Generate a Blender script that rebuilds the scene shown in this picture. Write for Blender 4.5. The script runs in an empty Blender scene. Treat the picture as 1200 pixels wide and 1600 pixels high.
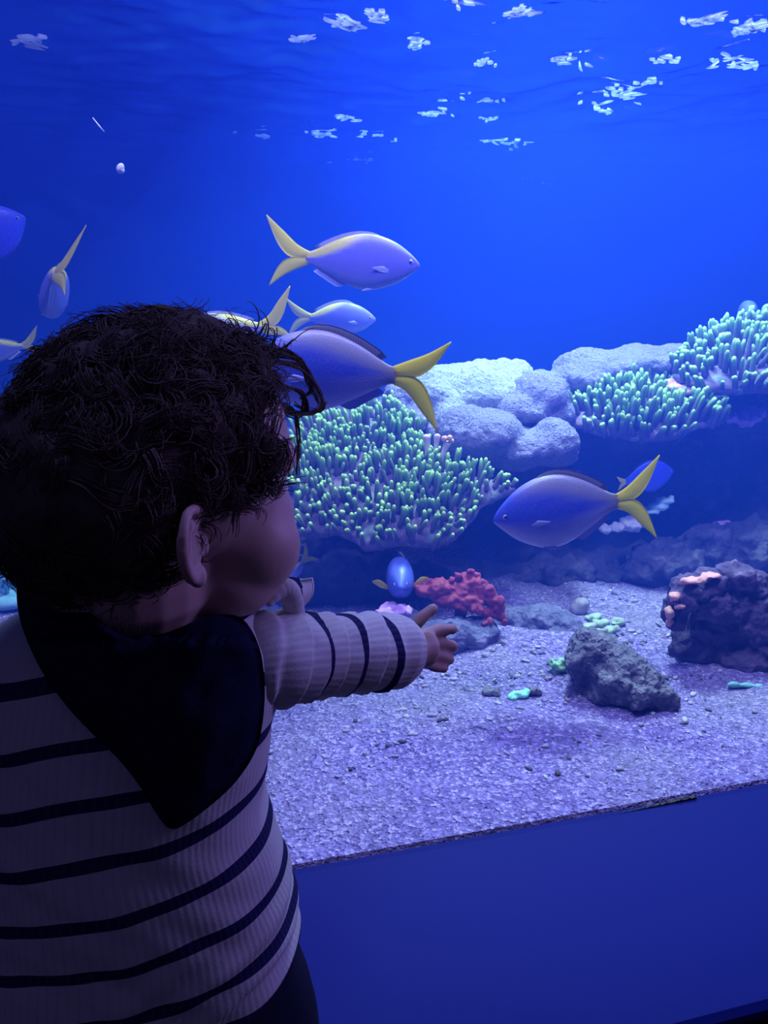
import bpy, bmesh, math, random
from mathutils import Vector, Matrix, noise
from math import sin, cos, pi, radians, sqrt, exp, atan2

random.seed(7)
SC = bpy.context.scene
COL = SC.collection

# ------------------------------------------------------------------ camera
CAM_Z = 0.87
PITCH = math.atan(350 / 1250)
FPX = 1250.0
cam = bpy.data.cameras.new('camera')
cam.sensor_fit = 'VERTICAL'
cam.sensor_height = 36.0
cam.lens = 36.0 * FPX / 1600.0
cam.clip_start = 0.02
cam_o = bpy.data.objects.new('camera', cam)
COL.objects.link(cam_o)
cam_o.location = (0, 0, CAM_Z)
cam_o.rotation_euler = (pi / 2 - PITCH, 0, 0)
SC.camera = cam_o
CP, SP = cos(PITCH), sin(PITCH)

# tank frame: U runs along the glass to the right, V runs into the tank
ANG = radians(15)
O = Vector((-.118, .80, 0))
U = Vector((cos(ANG), sin(ANG), 0))
V = Vector((-sin(ANG), cos(ANG), 0))
GLASS_Z = .20
SURF_Z = 1.27


def T(u, v, z):
    return O + U * u + V * v + Vector((0, 0, z))


# ------------------------------------------------------------------ world, light, exposure
SC.view_settings.view_transform = 'Standard'
SC.view_settings.look = 'None'
SC.view_settings.exposure = 0.0
SC.view_settings.gamma = 1.0
SC.view_settings.use_curve_mapping = False
SC.cycles.max_bounces = 8
SC.cycles.diffuse_bounces = 3
SC.cycles.glossy_bounces = 3
SC.cycles.transmission_bounces = 4
SC.cycles.transparent_max_bounces = 24
SC.cycles.volume_bounces = 0
SC.cycles.use_denoising = True
SC.cycles.caustics_reflective = False
SC.cycles.caustics_refractive = False
SC.cycles.sample_clamp_indirect = 4.0

w = bpy.data.worlds.new('room_glow')
w.use_nodes = True
w.node_tree.nodes['Background'].inputs[0].default_value = (.27, .26, 1, 1)
w.node_tree.nodes['Background'].inputs[1].default_value = .078
SC.world = w


def area(name, loc, size, power, color, target=None, spread=180, sy=None):
    l = bpy.data.lights.new(name, 'AREA')
    l.shape = 'RECTANGLE'
    l.size = size
    l.size_y = sy or size
    l.energy = power
    l.color = color
    l.spread = radians(spread)
    o = bpy.data.objects.new(name, l)
    COL.objects.link(o)
    o.location = loc
    d = (Vector(target) - Vector(loc)) if target else Vector((0, 0, -1))
    o.rotation_euler = d.to_track_quat('-Z', 'Y').to_euler()
    return o


BLUE = (.42, .40, 1.0)
WHITE = (.44, .64, 1.0)
DEEP = (.03, .16, 1.0)
area('lamp_reef', (.33, 1.98, 1.95), .22, 36, WHITE, (.30, 1.92, .7), 110)
area('lamp_reef', (1.02, 2.05, 1.95), .22, 18, WHITE, (.98, 1.98, .7), 110)
area('lamp_front', T(.30, .14, 1.9), 1.6, 38, BLUE, T(.3, .30, 0), 150, sy=.15)
area('lamp_back', T(.75, 1.75, 1.9), 1.2, 13, DEEP, T(.75, 2.2, .6), 170, sy=.3)
area('lamp_side', T(-.7, 1.3, 1.9), .5, 11, (.30, .32, .9), T(-.5, 1.6, .6), 150)
area('fill_child_side', (1.50, .95, 1.30), .4, 1.3, (.32, .25, 1.0), (0, .5, .75), 60)  # added fill from the right for cheek, sleeve and sweater edge, no known fixture
area('fill_ledge', T(.55, -.16, 1.75), 1.6, 2.3, (.24, .27, 1.0), T(.55, -.10, 0), 60, sy=.1)  # added overhead fill to brighten ledge and sleeve, not a known fixture


# ------------------------------------------------------------------ helpers
def ray(px, py):
    a = (px - 600) / FPX
    b = (800 - py) / FPX
    return Vector((a, CP + b * SP, -SP + b * CP))


def P(px, py, d):
    """the point seen towards (px, py) at the horizontal distance d"""
    r = ray(px, py)
    return Vector((0, 0, CAM_Z)) + r * (d / r.y)


def S(px, py, d):
    """metres one pixel covers there"""
    return d / ray(px, py).y / FPX


def PZ(px, py, z):
    r = ray(px, py)
    return Vector((0, 0, CAM_Z)) + r * ((z - CAM_Z) / r.z)


def mesh(name, verts, faces, m=None, parent=None, smooth=True, attrs=None, uvs=None):
    me = bpy.data.meshes.new(name)
    me.from_pydata([tuple(v) for v in verts], [], faces)
    me.update()
    if smooth:
        me.polygons.foreach_set('use_smooth', [True] * len(me.polygons))
    for k, vals in (attrs or {}).items():
        if len(vals) and isinstance(vals[0], (tuple, list)):
            a = me.attributes.new(k, 'FLOAT_COLOR', 'POINT')
            flat = []
            for c in vals:
                flat += [c[0], c[1], c[2], 1.0]
            a.data.foreach_set('color', flat)
        else:
            a = me.attributes.new(k, 'FLOAT', 'POINT')
            a.data.foreach_set('value', list(vals))
    o = bpy.data.objects.new(name, me)
    COL.objects.link(o)
    if m:
        me.materials.append(m)
    if parent:
        o.parent = parent
    return o


def tag(o, label=None, cat=None, group=None, kind=None):
    if label: o['label'] = label
    if cat: o['category'] = cat
    if group: o['group'] = group
    if kind: o['kind'] = kind
    return o


def empty(name, loc, label, cat, group=None):
    o = bpy.data.objects.new(name, None)
    COL.objects.link(o)
    o.location = loc
    o.empty_display_size = .05
    return tag(o, label, cat, group)


class MB:
    """collects loose shapes for one mesh"""

    def __init__(s):
        s.v, s.f, s.a = [], [], {}

    def add(s, verts, faces, **attrs):
        n = len(s.v)
        s.v += [Vector(v) for v in verts]
        s.f += [tuple(i + n for i in f) for f in faces]
        for k, vals in attrs.items():
            s.a.setdefault(k, [0.0] * n)
            s.a[k] += list(vals)
        for k in s.a:
            if len(s.a[k]) < len(s.v):
                s.a[k] += [0.0] * (len(s.v) - len(s.a[k]))

    def build(s, name, m=None, parent=None, origin=None, smooth=True):
        if origin is not None:
            s.v = [v - Vector(origin) for v in s.v]
        return mesh(name, s.v, s.f, m, parent, smooth, s.a)


def ring_faces(nr, nc, cap=True, closed=True):
    f = []
    for i in range(nr - 1):
        for j in range(nc if closed else nc - 1):
            k = (j + 1) % nc
            f.append((i * nc + j, i * nc + k, (i + 1) * nc + k, (i + 1) * nc + j))
    if cap:
        f.append(tuple(range(nc - 1, -1, -1)))
        f.append(tuple((nr - 1) * nc + j for j in range(nc)))
    return f


def frame(d):
    d = d.normalized()
    a = Vector((0, 0, 1)) if abs(d.z) < .9 else Vector((1, 0, 0))
    x = d.cross(a).normalized()
    return x, d.cross(x).normalized()


def tube(pts, rad, n=8):
    """tapered tube through pts -> verts, faces"""
    vs = []
    ref = None
    for i, p in enumerate(pts):
        d = (pts[min(i + 1, len(pts) - 1)] - pts[max(i - 1, 0)])
        if d.length < 1e-9: d = Vector((0, 0, 1))
        d.normalize()
        if ref is None:
            x, y = frame(d)
        else:
            x = (ref - d * ref.dot(d))
            if x.length < 1e-6: x, _ = frame(d)
            x.normalize()
            y = d.cross(x)
        ref = x
        r = rad[i] if isinstance(rad, (list, tuple)) else rad
        for j in range(n):
            t = 2 * pi * j / n
            vs.append(p + x * (r * cos(t)) + y * (r * sin(t)))
    return vs, ring_faces(len(pts), n)


def ellipsoid(c, r, rot=None, nu=20, nv=12):
    vs = []
    for i in range(nv + 1):
        th = pi * i / nv
        for j in range(nu):
            ph = 2 * pi * j / nu
            p = Vector((r[0] * max(sin(th), 1e-3) * cos(ph), r[1] * max(sin(th), 1e-3) * sin(ph), r[2] * cos(th)))
            if rot: p = rot @ p
            vs.append(Vector(c) + p)
    f = ring_faces(nv + 1, nu)
    return vs, [tuple(reversed(q)) for q in f]


def catmull(pts, n):
    out = []
    m = len(pts)
    for i in range(m - 1):
        p0, p1, p2, p3 = pts[max(i - 1, 0)], pts[i], pts[i + 1], pts[min(i + 2, m - 1)]
        for k in range(n):
            t = k / n
            out.append(.5 * ((2 * p1) + (p2 - p0) * t + (2 * p0 - 5 * p1 + 4 * p2 - p3) * t * t + (3 * p1 - p0 - 3 * p2 + p3) * t ** 3))
    out.append(pts[-1].copy() if hasattr(pts[-1], 'copy') else pts[-1])
    return out


def lerp_tab(tab, s):
    for i in range(len(tab) - 1):
        a, b = tab[i], tab[i + 1]
        if s <= b[0]:
            t = (s - a[0]) / max(b[0] - a[0], 1e-9)
            t = max(0, min(1, t))
            m0 = (tab[i + 1][1] - tab[i - 1][1]) / (tab[i + 1][0] - tab[i - 1][0]) if i > 0 else (b[1] - a[1]) / (b[0] - a[0])
            m1 = (tab[i + 2][1] - a[1]) / (tab[i + 2][0] - a[0]) if i + 2 < len(tab) else (b[1] - a[1]) / (b[0] - a[0])
            h = b[0] - a[0]
            t2, t3 = t * t, t ** 3
            return (2 * t3 - 3 * t2 + 1) * a[1] + (t3 - 2 * t2 + t) * h * m0 + (-2 * t3 + 3 * t2) * b[1] + (t3 - t2) * h * m1
    return tab[-1][1]


def fuse(mb, voxel, smooth=4, fac=.5):
    """one continuous surface out of overlapping shapes -> mesh data"""
    me = bpy.data.meshes.new('tmp')
    me.from_pydata([tuple(v) for v in mb.v], [], mb.f)
    me.update()
    o = bpy.data.objects.new('tmp', me)
    COL.objects.link(o)
    r = o.modifiers.new('r', 'REMESH')
    r.mode = 'VOXEL'
    r.voxel_size = voxel
    if smooth:
        s = o.modifiers.new('s', 'SMOOTH')
        s.iterations = smooth
        s.factor = fac
    dg = bpy.context.evaluated_depsgraph_get()
    dg.update()
    out = bpy.data.meshes.new_from_object(o.evaluated_get(dg))
    bpy.data.objects.remove(o)
    bpy.data.meshes.remove(me)
    return out


def fbm(p, sc, oct=4):
    return noise.fractal(Vector(p) * sc, 1.0, 2.0, oct)


def link_mesh(name, me, m, parent=None):
    me.name = name
    me.polygons.foreach_set('use_smooth', [True] * len(me.polygons))
    me.materials.clear()
    me.materials.append(m)
    o = bpy.data.objects.new(name, me)
    COL.objects.link(o)
    if parent: o.parent = parent
    return o


# ------------------------------------------------------------------ materials
class N:
    def __init__(s, name):
        s.m = bpy.data.materials.new(name)
        s.m.use_nodes = True
        s.t = s.m.node_tree
        s.t.nodes.clear()
        s.out = s.t.nodes.new('ShaderNodeOutputMaterial')

    def n(s, kind, **kw):
        nd = s.t.nodes.new('ShaderNode' + kind)
        for k, v in kw.items():
            if k.startswith('_'):
                setattr(nd, k[1:], v)
            else:
                key = int(k[1:]) if k[0] == 'i' and k[1:].isdigit() else k.replace('__', ' ')
                sock = nd.inputs[key]
                if isinstance(v, bpy.types.NodeSocket):
                    s.t.links.new(v, sock)
                else:
                    sock.default_value = v
        return nd

    def l(s, a, b):
        s.t.links.new(a, b)

    def ramp(s, fac, stops):
        r = s.n('ValToRGB', Fac=fac)
        e = r.color_ramp.elements
        while len(e) < len(stops): e.new(.5)
        for i, (p, c) in enumerate(stops):
            e[i].position = p
            e[i].color = (*c, 1) if len(c) == 3 else c
        return r.outputs[0]

    def coord(s):
        return s.n('TexCoord').outputs['Object']

    def noise(s, scale, detail=4, vec=None, rough=.55):
        return s.n('TexNoise', Vector=vec or s.coord(), Scale=scale, Detail=detail, Roughness=rough).outputs['Fac']

    def mix(s, fac, a, b, blend='MIX'):
        m = s.n('Mix', _data_type='RGBA', _blend_type=blend)
        for i, v in ((0, fac), (6, a), (7, b)):
            if isinstance(v, bpy.types.NodeSocket):
                s.l(v, m.inputs[i])
            else:
                m.inputs[i].default_value = v if i == 0 else ((*v, 1) if len(v) == 3 else v)
        return m.outputs[2]

    def translucent(s, col, amount):
        p = s.out.inputs[0].links[0].from_socket
        tr_ = s.n('BsdfTranslucent')
        if isinstance(col, bpy.types.NodeSocket): s.l(col, tr_.inputs[0])
        else: tr_.inputs[0].default_value = (*col, 1)
        mx = s.n('MixShader', Fac=amount)
        s.l(p, mx.inputs[1]); s.l(tr_.outputs[0], mx.inputs[2])
        s.l(mx.outputs[0], s.out.inputs[0])

    def bump(s, h, strength=.4, dist=.01, prev=None):
        b = s.n('Bump', Height=h, Strength=strength, Distance=dist)
        if prev: s.l(prev, b.inputs['Normal'])
        return b.outputs[0]

    def principled(s, col, rough=.7, nrm=None, spec=.3, **kw):
        p = s.n('BsdfPrincipled', Roughness=rough)
        if isinstance(col, bpy.types.NodeSocket): s.l(col, p.inputs['Base Color'])
        else: p.inputs['Base Color'].default_value = (*col, 1)
        p.inputs['Specular IOR Level'].default_value = spec
        if nrm: s.l(nrm, p.inputs['Normal'])
        for k, v in kw.items(): p.inputs[k.replace('__', ' ')].default_value = v
        s.l(p.outputs[0], s.out.inputs[0])
        return s.m


def plain(name, col, rough=.7, var=.15, scale=30, bump=.1, dist=.003, spec=.3, **kw):
    k = N(name)
    nz = k.noise(scale)
    c = k.mix(nz, tuple(x * (1 - var) for x in col), tuple(min(1, x * (1 + var)) for x in col))
    return k.principled(c, rough, k.bump(nz, bump, dist), spec, **kw)


def rock_mat(name, c1, c2, c3, scale=25, bump=.7, dist=.012, fine=140):
    k = N(name)
    n1 = k.noise(scale, 6)
    n2 = k.noise(scale * .3, 4)
    c = k.ramp(n1, [(.3, c1), (.55, c2), (.75, c3)])
    c = k.mix(n2, c, k.mix(.5, c, c1))
    vo = k.n('TexVoronoi', Vector=k.coord(), Scale=fine).outputs['Distance']
    b = k.bump(vo, bump * .5, dist * .4)
    b = k.bump(n1, bump, dist, b)
    return k.principled(c, .85, b, .2)


# ------------------------------------------------------------------ the setting
def box_uv(name, u0, u1, v0, v1, z0, z1, m, **kw):
    vs = [T(u, v, z) for z in (z0, z1) for v in (v0, v1) for u in (u0, u1)]
    f = [(0, 2, 3, 1), (4, 5, 7, 6), (0, 1, 5, 4), (2, 6, 7, 3), (0, 4, 6, 2), (1, 3, 7, 5)]
    o = mesh(name, vs, f, m, smooth=False)
    return tag(o, kind='structure', **kw)


U0, U1, VB = -1.75, 2.5, 2.45
m_back = plain('blue_backdrop_paint', (.009, .10, .66), .8, .12, 3, .05, .01)
m_dark = plain('dark_room_paint', (.03, .03, .07), .8)
m_floor = plain('dark_floor', (.012, .012, .02), .6)
box_uv('floor', -3, 3.5, -3, .05, -.06, 0, m_floor)
box_uv('wall_back', U0 - .1, U1 + .1, VB, VB + .08, 0, 2.3, m_back)
box_uv('wall_left', U0 - .1, U0, .03, VB, 0, 2.3, m_back)
box_uv('wall_right', U1, U1 + .1, .03, VB, 0, 2.3, m_back)
box_uv('wall_front', -3, 3.5, -.02, .06, SURF_Z + .02, 2.6, m_dark, label='dark wall above the aquarium window')
box_uv('ceiling', U0 - .1, U1 + .1, -.02, VB + .1, 2.3, 2.36, m_dark)

# sloping blue ledge below the window
k = N('blue_ledge_paint')
nz = k.noise(120, 3)
m_ledge = k.principled(k.mix(k.noise(1.5, 2), (.010, .018, .175), (.012, .021, .20)), .6, k.bump(nz, .06, .002), .12)
led = MB()
prof = [(-.0005, -.02), (-.0005, GLASS_Z + .003), (-.006, GLASS_Z), (-.222, .102), (-.228, .094), (-.228, .085), (-.21, .08), (-.21, -.02)]
for uu in (-2.2, 3.0):
    led.v += [T(uu, v, z) for v, z in prof]
n_ = len(prof)
led.f = [(i, (i + 1) % n_, n_ + (i + 1) % n_, n_ + i) for i in range(n_)] + [tuple(range(n_ - 1, -1, -1)), tuple(range(n_, 2 * n_))]
lo = led.build('wall_ledge', m_ledge, smooth=False)
tag(lo, 'smooth sloping blue ledge below the aquarium window', kind='structure')

box_uv('baseboard_front', -2.2, 3.0, -.224, -.212, -.02, .083, plain('black_plinth', (.008, .008, .012), .6))

# glass pane: clear, reflecting a little at its faces
k = N('aquarium_glass')
fr = k.n('Fresnel', IOR=1.45)
bf = k.n('Math', _operation='SUBTRACT', i0=1.0, i1=k.n('NewGeometry').outputs['Backfacing'])
mx = k.n('MixShader', Fac=k.n('Math', _operation='MULTIPLY', i0=fr.outputs[0], i1=bf.outputs[0]).outputs[0])
k.l(k.n('BsdfTransparent', Color=(.93, .96, 1, 1)).outputs[0], mx.inputs[1])
k.l(k.n('BsdfGlossy', Color=(1, 1, 1, 1), Roughness=.02).outputs[0], mx.inputs[2])
k.l(mx.outputs[0], k.out.inputs[0])
m_glass = k.m
g = box_uv('window_1', U0, U1, .0, .008, GLASS_Z - .07, SURF_Z + .03, m_glass)
tag(g, 'large clear aquarium window', kind='structure')

# water: blue haze
k = N('sea_water')
vs_ = k.n('VolumeScatter', Color=(.028, .11, 1, 1), Density=.50, Anisotropy=.1)
va = k.n('VolumeAbsorption', Color=(.35, .65, 1, 1), Density=.28)
ad = k.n('AddShader')
k.l(vs_.outputs[0], ad.inputs[0]); k.l(va.outputs[0], ad.inputs[1])
k.l(ad.outputs[0], k.out.inputs['Volume'])
m_water = k.m
wt = box_uv('water', U0 + .001, U1 - .001, .0085, VB - .001, .02, SURF_Z - .02, m_water)
tag(wt, 'clear blue sea water filling the aquarium', kind='structure')

# rippled surface of the water, seen from below
k = N('water_surface_skin')
fr = k.n('Fresnel', IOR=1.333)
mx = k.n('MixShader', Fac=fr.outputs[0])
k.l(k.n('BsdfTransparent', Color=(1, 1, 1, 1)).outputs[0], mx.inputs[1])
k.l(k.n('BsdfGlossy', Color=(.95, .97, 1, 1), Roughness=.03).outputs[0], mx.inputs[2])
k.l(mx.outputs[0], k.out.inputs[0])
m_surf = k.m
def ripple(u, v):
    p = Vector((u * 5.0, v * 5.0, .3))
    return .010 * noise.noise(p) + .007 * noise.noise(p * 2.3 + Vector((3, 1, 0))) + .0035 * noise.noise(p * 5.1) + .0015 * noise.noise(p * 11)


NU, NV = 330, 210
vs, at = [], []
for j in range(NV + 1):
    for i in range(NU + 1):
        u = U0 + .001 + (U1 - U0 - .002) * i / NU
        v = .009 + (VB - .010) * j / NV
        vs.append(T(u, v, SURF_Z + ripple(u, v)))
f = []
for j in range(NV):
    for i in range(NU):
        a = j * (NU + 1) + i
        f.append((a, a + 1, a + NU + 2, a + NU + 1))
ws = mesh('water_surface', vs, f, m_surf)
tag(ws, 'rippling underside of the water surface', kind='structure')

# ------------------------------------------------------------------ sand
k = N('coral_sand')
co = k.coord()
v1 = k.n('TexVoronoi', Vector=co, Scale=230)
v2 = k.n('TexVoronoi', Vector=co, Scale=95)
gr = k.n('SeparateColor', Color=v1.outputs['Color']).outputs[0]
gr2 = k.n('SeparateColor', Color=v2.outputs['Color']).outputs[1]
c = k.ramp(gr, [(.0, (.095, .068, .21)), (.35, (.20, .152, .39)), (.75, (.29, .225, .54)), (1, (.66, .56, .88))])
c = k.mix(.35, c, k.ramp(gr2, [(0, (.12, .088, .25)), (.5, (.235, .178, .44)), (1, (.38, .31, .62))]))
big = k.noise(4, 4)
c = k.mix(k.ramp(big, [(.45, (0, 0, 0)), (.7, (.4, .4, .4))]), c, (.26, .25, .22))
b = k.bump(v1.outputs['Distance'], .9, .004)
b = k.bump(v2.outputs['Distance'], .6, .006, b)
b = k.bump(k.noise(30, 5), .5, .015, b)
m_sand = k.principled(c, .9, b, .15)


def sand_z(p):
    """height of the sand bed"""
    q = Vector((p.x, p.y, 0))
    v = (p - O).dot(V)
    h = .018 * noise.noise(q * 2.6) + .012 * noise.noise(q * 6.5) + .005 * noise.noise(q * 17) + .003 * noise.noise(q * 37)
    fade = max(0, min(1, (v - .02) / .22))
    return GLASS_Z + .003 + h * fade 


NU, NV = 300, 240
vs = []
for j in range(NV + 1):
    for i in range(NU + 1):
        u = -1.2 + 3.2 * i / NU
        v = .0085 + 1.9 * (j / NV) ** 1.3
        p = T(u, v, 0)
        vs.append(Vector((p.x, p.y, sand_z(p))))
f = []
for j in range(NV):
    for i in range(NU):
        a = j * (NU + 1) + i
        f.append((a, a + 1, a + NU + 2, a + NU + 1))
# front skirt against the glass
n0 = len(vs)
for i in range(NU + 1):
    u = -1.2 + 3.2 * i / NU
    vs.append(T(u, .0085, GLASS_Z - .06))
for i in range(NU):
    f.append((i, n0 + i, n0 + i + 1, i + 1))
sd = mesh('floor_sand', vs, f, m_sand)
tag(sd, 'pale coarse coral sand on the aquarium bottom', kind='structure')


def G(px, py):
    """the sand point under a pixel"""
    p = PZ(px, py, GLASS_Z)
    for _ in range(6):
        p = PZ(px, py, sand_z(p))
    return p


# black sealant left along the bottom of the pane
m_seal = plain('black_sealant', (.006, .006, .01), .5)
mb = MB()
u_a = (PZ(955, 1268, GLASS_Z) - O).dot(U)
u_b = (PZ(1090, 1247, GLASS_Z) - O).dot(U)
n_ = 40
for i in range(n_ + 1):
    t = i / n_
    h = .0035 * (.35 + t) * (1 + .6 * noise.noise(Vector((i * .7, 0, 0)))) * (1 if i < n_ - 1 else .3)
    u = u_a + (u_b - u_a) * t
    mb.v += [T(u, -.004, GLASS_Z - .001), T(u, -.004, GLASS_Z + h), T(u, -.0002, GLASS_Z + h), T(u, -.0002, GLASS_Z - .001)]
mb.f = ring_faces(n_ + 1, 4)
tag(mb.build('trim_1', m_seal, smooth=False), 'black sealant strip along the bottom edge of the pane', kind='structure')

# ------------------------------------------------------------------ rocks and boulder corals
m_reef = rock_mat('reef_rock', (.05, .05, .09), (.11, .10, .15), (.28, .24, .32), 14, .8, .03, 60)
m_boulder = N('boulder_coral_skin')
k = m_boulder
vo = k.n('TexVoronoi', Vector=k.coord(), Scale=420).outputs['Distance']
nz = k.noise(9, 5)
c = k.mix(nz, (.34, .31, .44), (.50, .50, .56))
c = k.mix(k.ramp(vo, [(.2, (.0, .0, .0)), (.7, (.6, .6, .6))]), c, (.20, .18, .34))
m_boulder = k.principled(c, .85, k.bump(k.noise(110, 5), 1.0, .016, k.bump(vo, .9, .003)), .2)
m_pale = N('pale_coral_skin')
k = m_pale
vo = k.n('TexVoronoi', Vector=k.coord(), Scale=380).outputs['Distance']
c = k.mix(k.noise(14, 5), (.42, .45, .48), (.62, .66, .62))
m_pale = k.principled(c, .85, k.bump(k.noise(90, 5), 1.0, .018, k.bump(vo, .9, .003)), .2)


def blobs(lst, voxel, amp, scale, seed=0, smooth=3, amp2=0.0, scale2=40):
    """lst: (px, py, depth, rx px, rz px, ry metres)"""
    mb = MB()
    for (px, py, d, rx, rz, ry) in lst:
        s = S(px, py, d)
        mb.add(*ellipsoid(P(px, py, d), (rx * s, ry, rz * s)))
    me = fuse(mb, voxel, smooth)
    off = Vector((seed * 3.7, seed * 1.3, seed))
    me.update()
    nr = [v.normal.copy() for v in me.vertices]
    for v, n_ in zip(me.vertices, nr):
        d = amp * noise.fractal((v.co + off) * scale, 1.0, 2.0, 4)
        if amp2: d += amp2 * 1.6 * (noise.ridged_multi_fractal((v.co + off) * scale2 * .5, .9, 2.1, 4, 1.0, 2.0) - 1.0)
        v.co += n_ * d
    me.update()
    return me


def on_sand(lst, px, py, extra=0.0):
    """moves the blobs to where the sand lies under (px, py)"""
    d0 = G(px, py).y + extra
    k_ = sum(q[2] for q in lst) / len(lst)
    return [(q[0], q[1], d0 + (q[2] - k_), q[3], q[4], q[5]) for q in lst]


def rock(name, lst, m, label, cat, voxel=.008, amp=.012, scale=14, seed=0, group=None, **kw):
    me = blobs(lst, voxel, amp, scale, seed, **kw)
    o = link_mesh(name, me, m)
    return tag(o, label, cat, group)


# dark rockwork the corals grow from
rock('reef_rock', [
    (-250, 900, 2.12, 130, 160, .22), (-60, 930, 2.15, 110, 120, .2), (120, 900, 2.15, 120, 170, .22), (260, 850, 2.18, 130, 200, .25),
    (430, 830, 2.15, 120, 170, .22), (560, 800, 2.2, 120, 190, .22), (700, 820, 2.2, 120, 180, .2), (830, 790, 2.22, 120, 160, .2),
    (960, 790, 2.25, 130, 170, .22), (1090, 780, 2.25, 130, 170, .22), (1210, 760, 2.25, 140, 190, .25), (1330, 780, 2.2, 150, 200, .25), (1460, 800, 2.2, 150, 200, .25),
    (760, 890, 2.0, 160, 36, .16), (980, 885, 2.0, 200, 40, .16), (1230, 880, 2.0, 220, 60, .16),
    (640, 690, 2.05, 60, 70, .14), (760, 700, 2.05, 120, 60, .16), (950, 660, 2.12, 120, 50, .15), (1150, 640, 2.2, 110, 50, .16),
    (560, 760, 1.9, 70, 50, .14), (1010, 655, 2.0, 60, 30, .1)],
    m_reef, 'dark blue rockwork wall at the back carrying the corals', 'reef rock', voxel=.018, amp=.05, scale=7, seed=1, amp2=.008, scale2=30)
rock('rock', on_sand([(470, 915, 1.72, 60, 40, .10), (540, 908, 1.72, 60, 46, .10), (600, 906, 1.72, 56, 40, .09), (410, 915, 1.72, 60, 40, .10), (665, 905, 1.74, 40, 24, .08)], 520, 945, .09),
     m_reef, 'dark low rock in the shade under the middle coral', 'rock', .010, .022, 14, 50, amp2=.006, scale2=40)
# rubble along the foot of the reef
rock('rubble_rock', on_sand([(865, 890, 1.85, 42, 26, .07), (910, 888, 1.86, 40, 22, .06), (825, 900, 1.84, 30, 14, .04), (780, 902, 1.86, 40, 14, .05), (950, 892, 1.85, 30, 16, .05)], 860, 912, .05),
     m_reef, 'low dark rubble heap on the sand behind the red plate sponge', 'rock', .006, .022, 24, 2, amp2=.004, scale2=50)
rock('rubble_rock', on_sand([(1050, 880, 1.85, 70, 34, .08), (1110, 865, 1.88, 60, 40, .08), (1010, 895, 1.83, 45, 18, .05), (1165, 860, 1.88, 50, 44, .08), (1230, 870, 1.88, 60, 44, .08)], 1050, 912, .06),
     m_reef, 'dark rubble slope below the blue fish at the back right', 'rock', .006, .024, 24, 3, amp2=.004, scale2=50)

rock('boulder_coral', [(745, 615, 1.98, 90, 50, .15), (690, 620, 1.95, 50, 48, .12), (795, 602, 2.0, 44, 40, .12), (700, 655, 1.9, 50, 40, .1), (640, 640, 1.98, 50, 30, .12)],
     m_pale, 'bright pale boulder coral behind the big fish tail', 'coral', .008, .012, 12, 4, amp2=.003, scale2=60)
rock('boulder_coral', [(725, 672, 1.76, 50, 40, .09), (765, 680, 1.74, 55, 40, .09), (815, 700, 1.73, 48, 30, .08), (865, 692, 1.73, 38, 38, .07), (700, 680, 1.78, 34, 34, .07), (800, 706, 1.75, 55, 26, .08), (876, 708, 1.74, 28, 20, .05)],
     m_boulder, 'lobed lavender boulder coral arching above the lower yellow-tailed fish', 'coral', .007, .008, 16, 5, amp2=.0025, scale2=70)
rock('boulder_coral', [(845, 618, 1.88, 44, 40, .1), (815, 640, 1.86, 50, 30, .1), (860, 645, 1.88, 40, 30, .09)],
     m_boulder, 'rounded lavender boulder coral between the two paler ones', 'coral', .008, .008, 16, 6, amp2=.0025, scale2=70)
rock('boulder_coral', [(930, 572, 2.02, 66, 26, .13), (1000, 566, 2.04, 70, 26, .13), (1060, 566, 2.08, 60, 26, .13), (905, 590, 1.98, 44, 28, .12), (960, 600, 2.02, 80, 30, .12), (1040, 590, 2.08, 60, 30, .1)],
     m_boulder, 'long flat pale boulder coral behind the middle finger coral', 'coral', .008, .010, 12, 7, amp2=.003, scale2=60)
rock('boulder_coral', [(625, 625, 1.88, 28, 34, .07), (618, 655, 1.86, 40, 40, .08), (655, 660, 1.86, 20, 22, .05)],
     m_boulder, 'small ribbed pale coral knob just behind the centre finger coral', 'coral', .006, .010, 30, 8)
rock('boulder_coral', [(4, 838, 1.74, 20, 30, .06), (-30, 850, 1.74, 44, 56, .08), (-30, 900, 1.74, 46, 50, .08)],
     m_pale, 'pale pinkish coral boulder at the left edge behind the child', 'coral', .006, .008, 16, 9)

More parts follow.
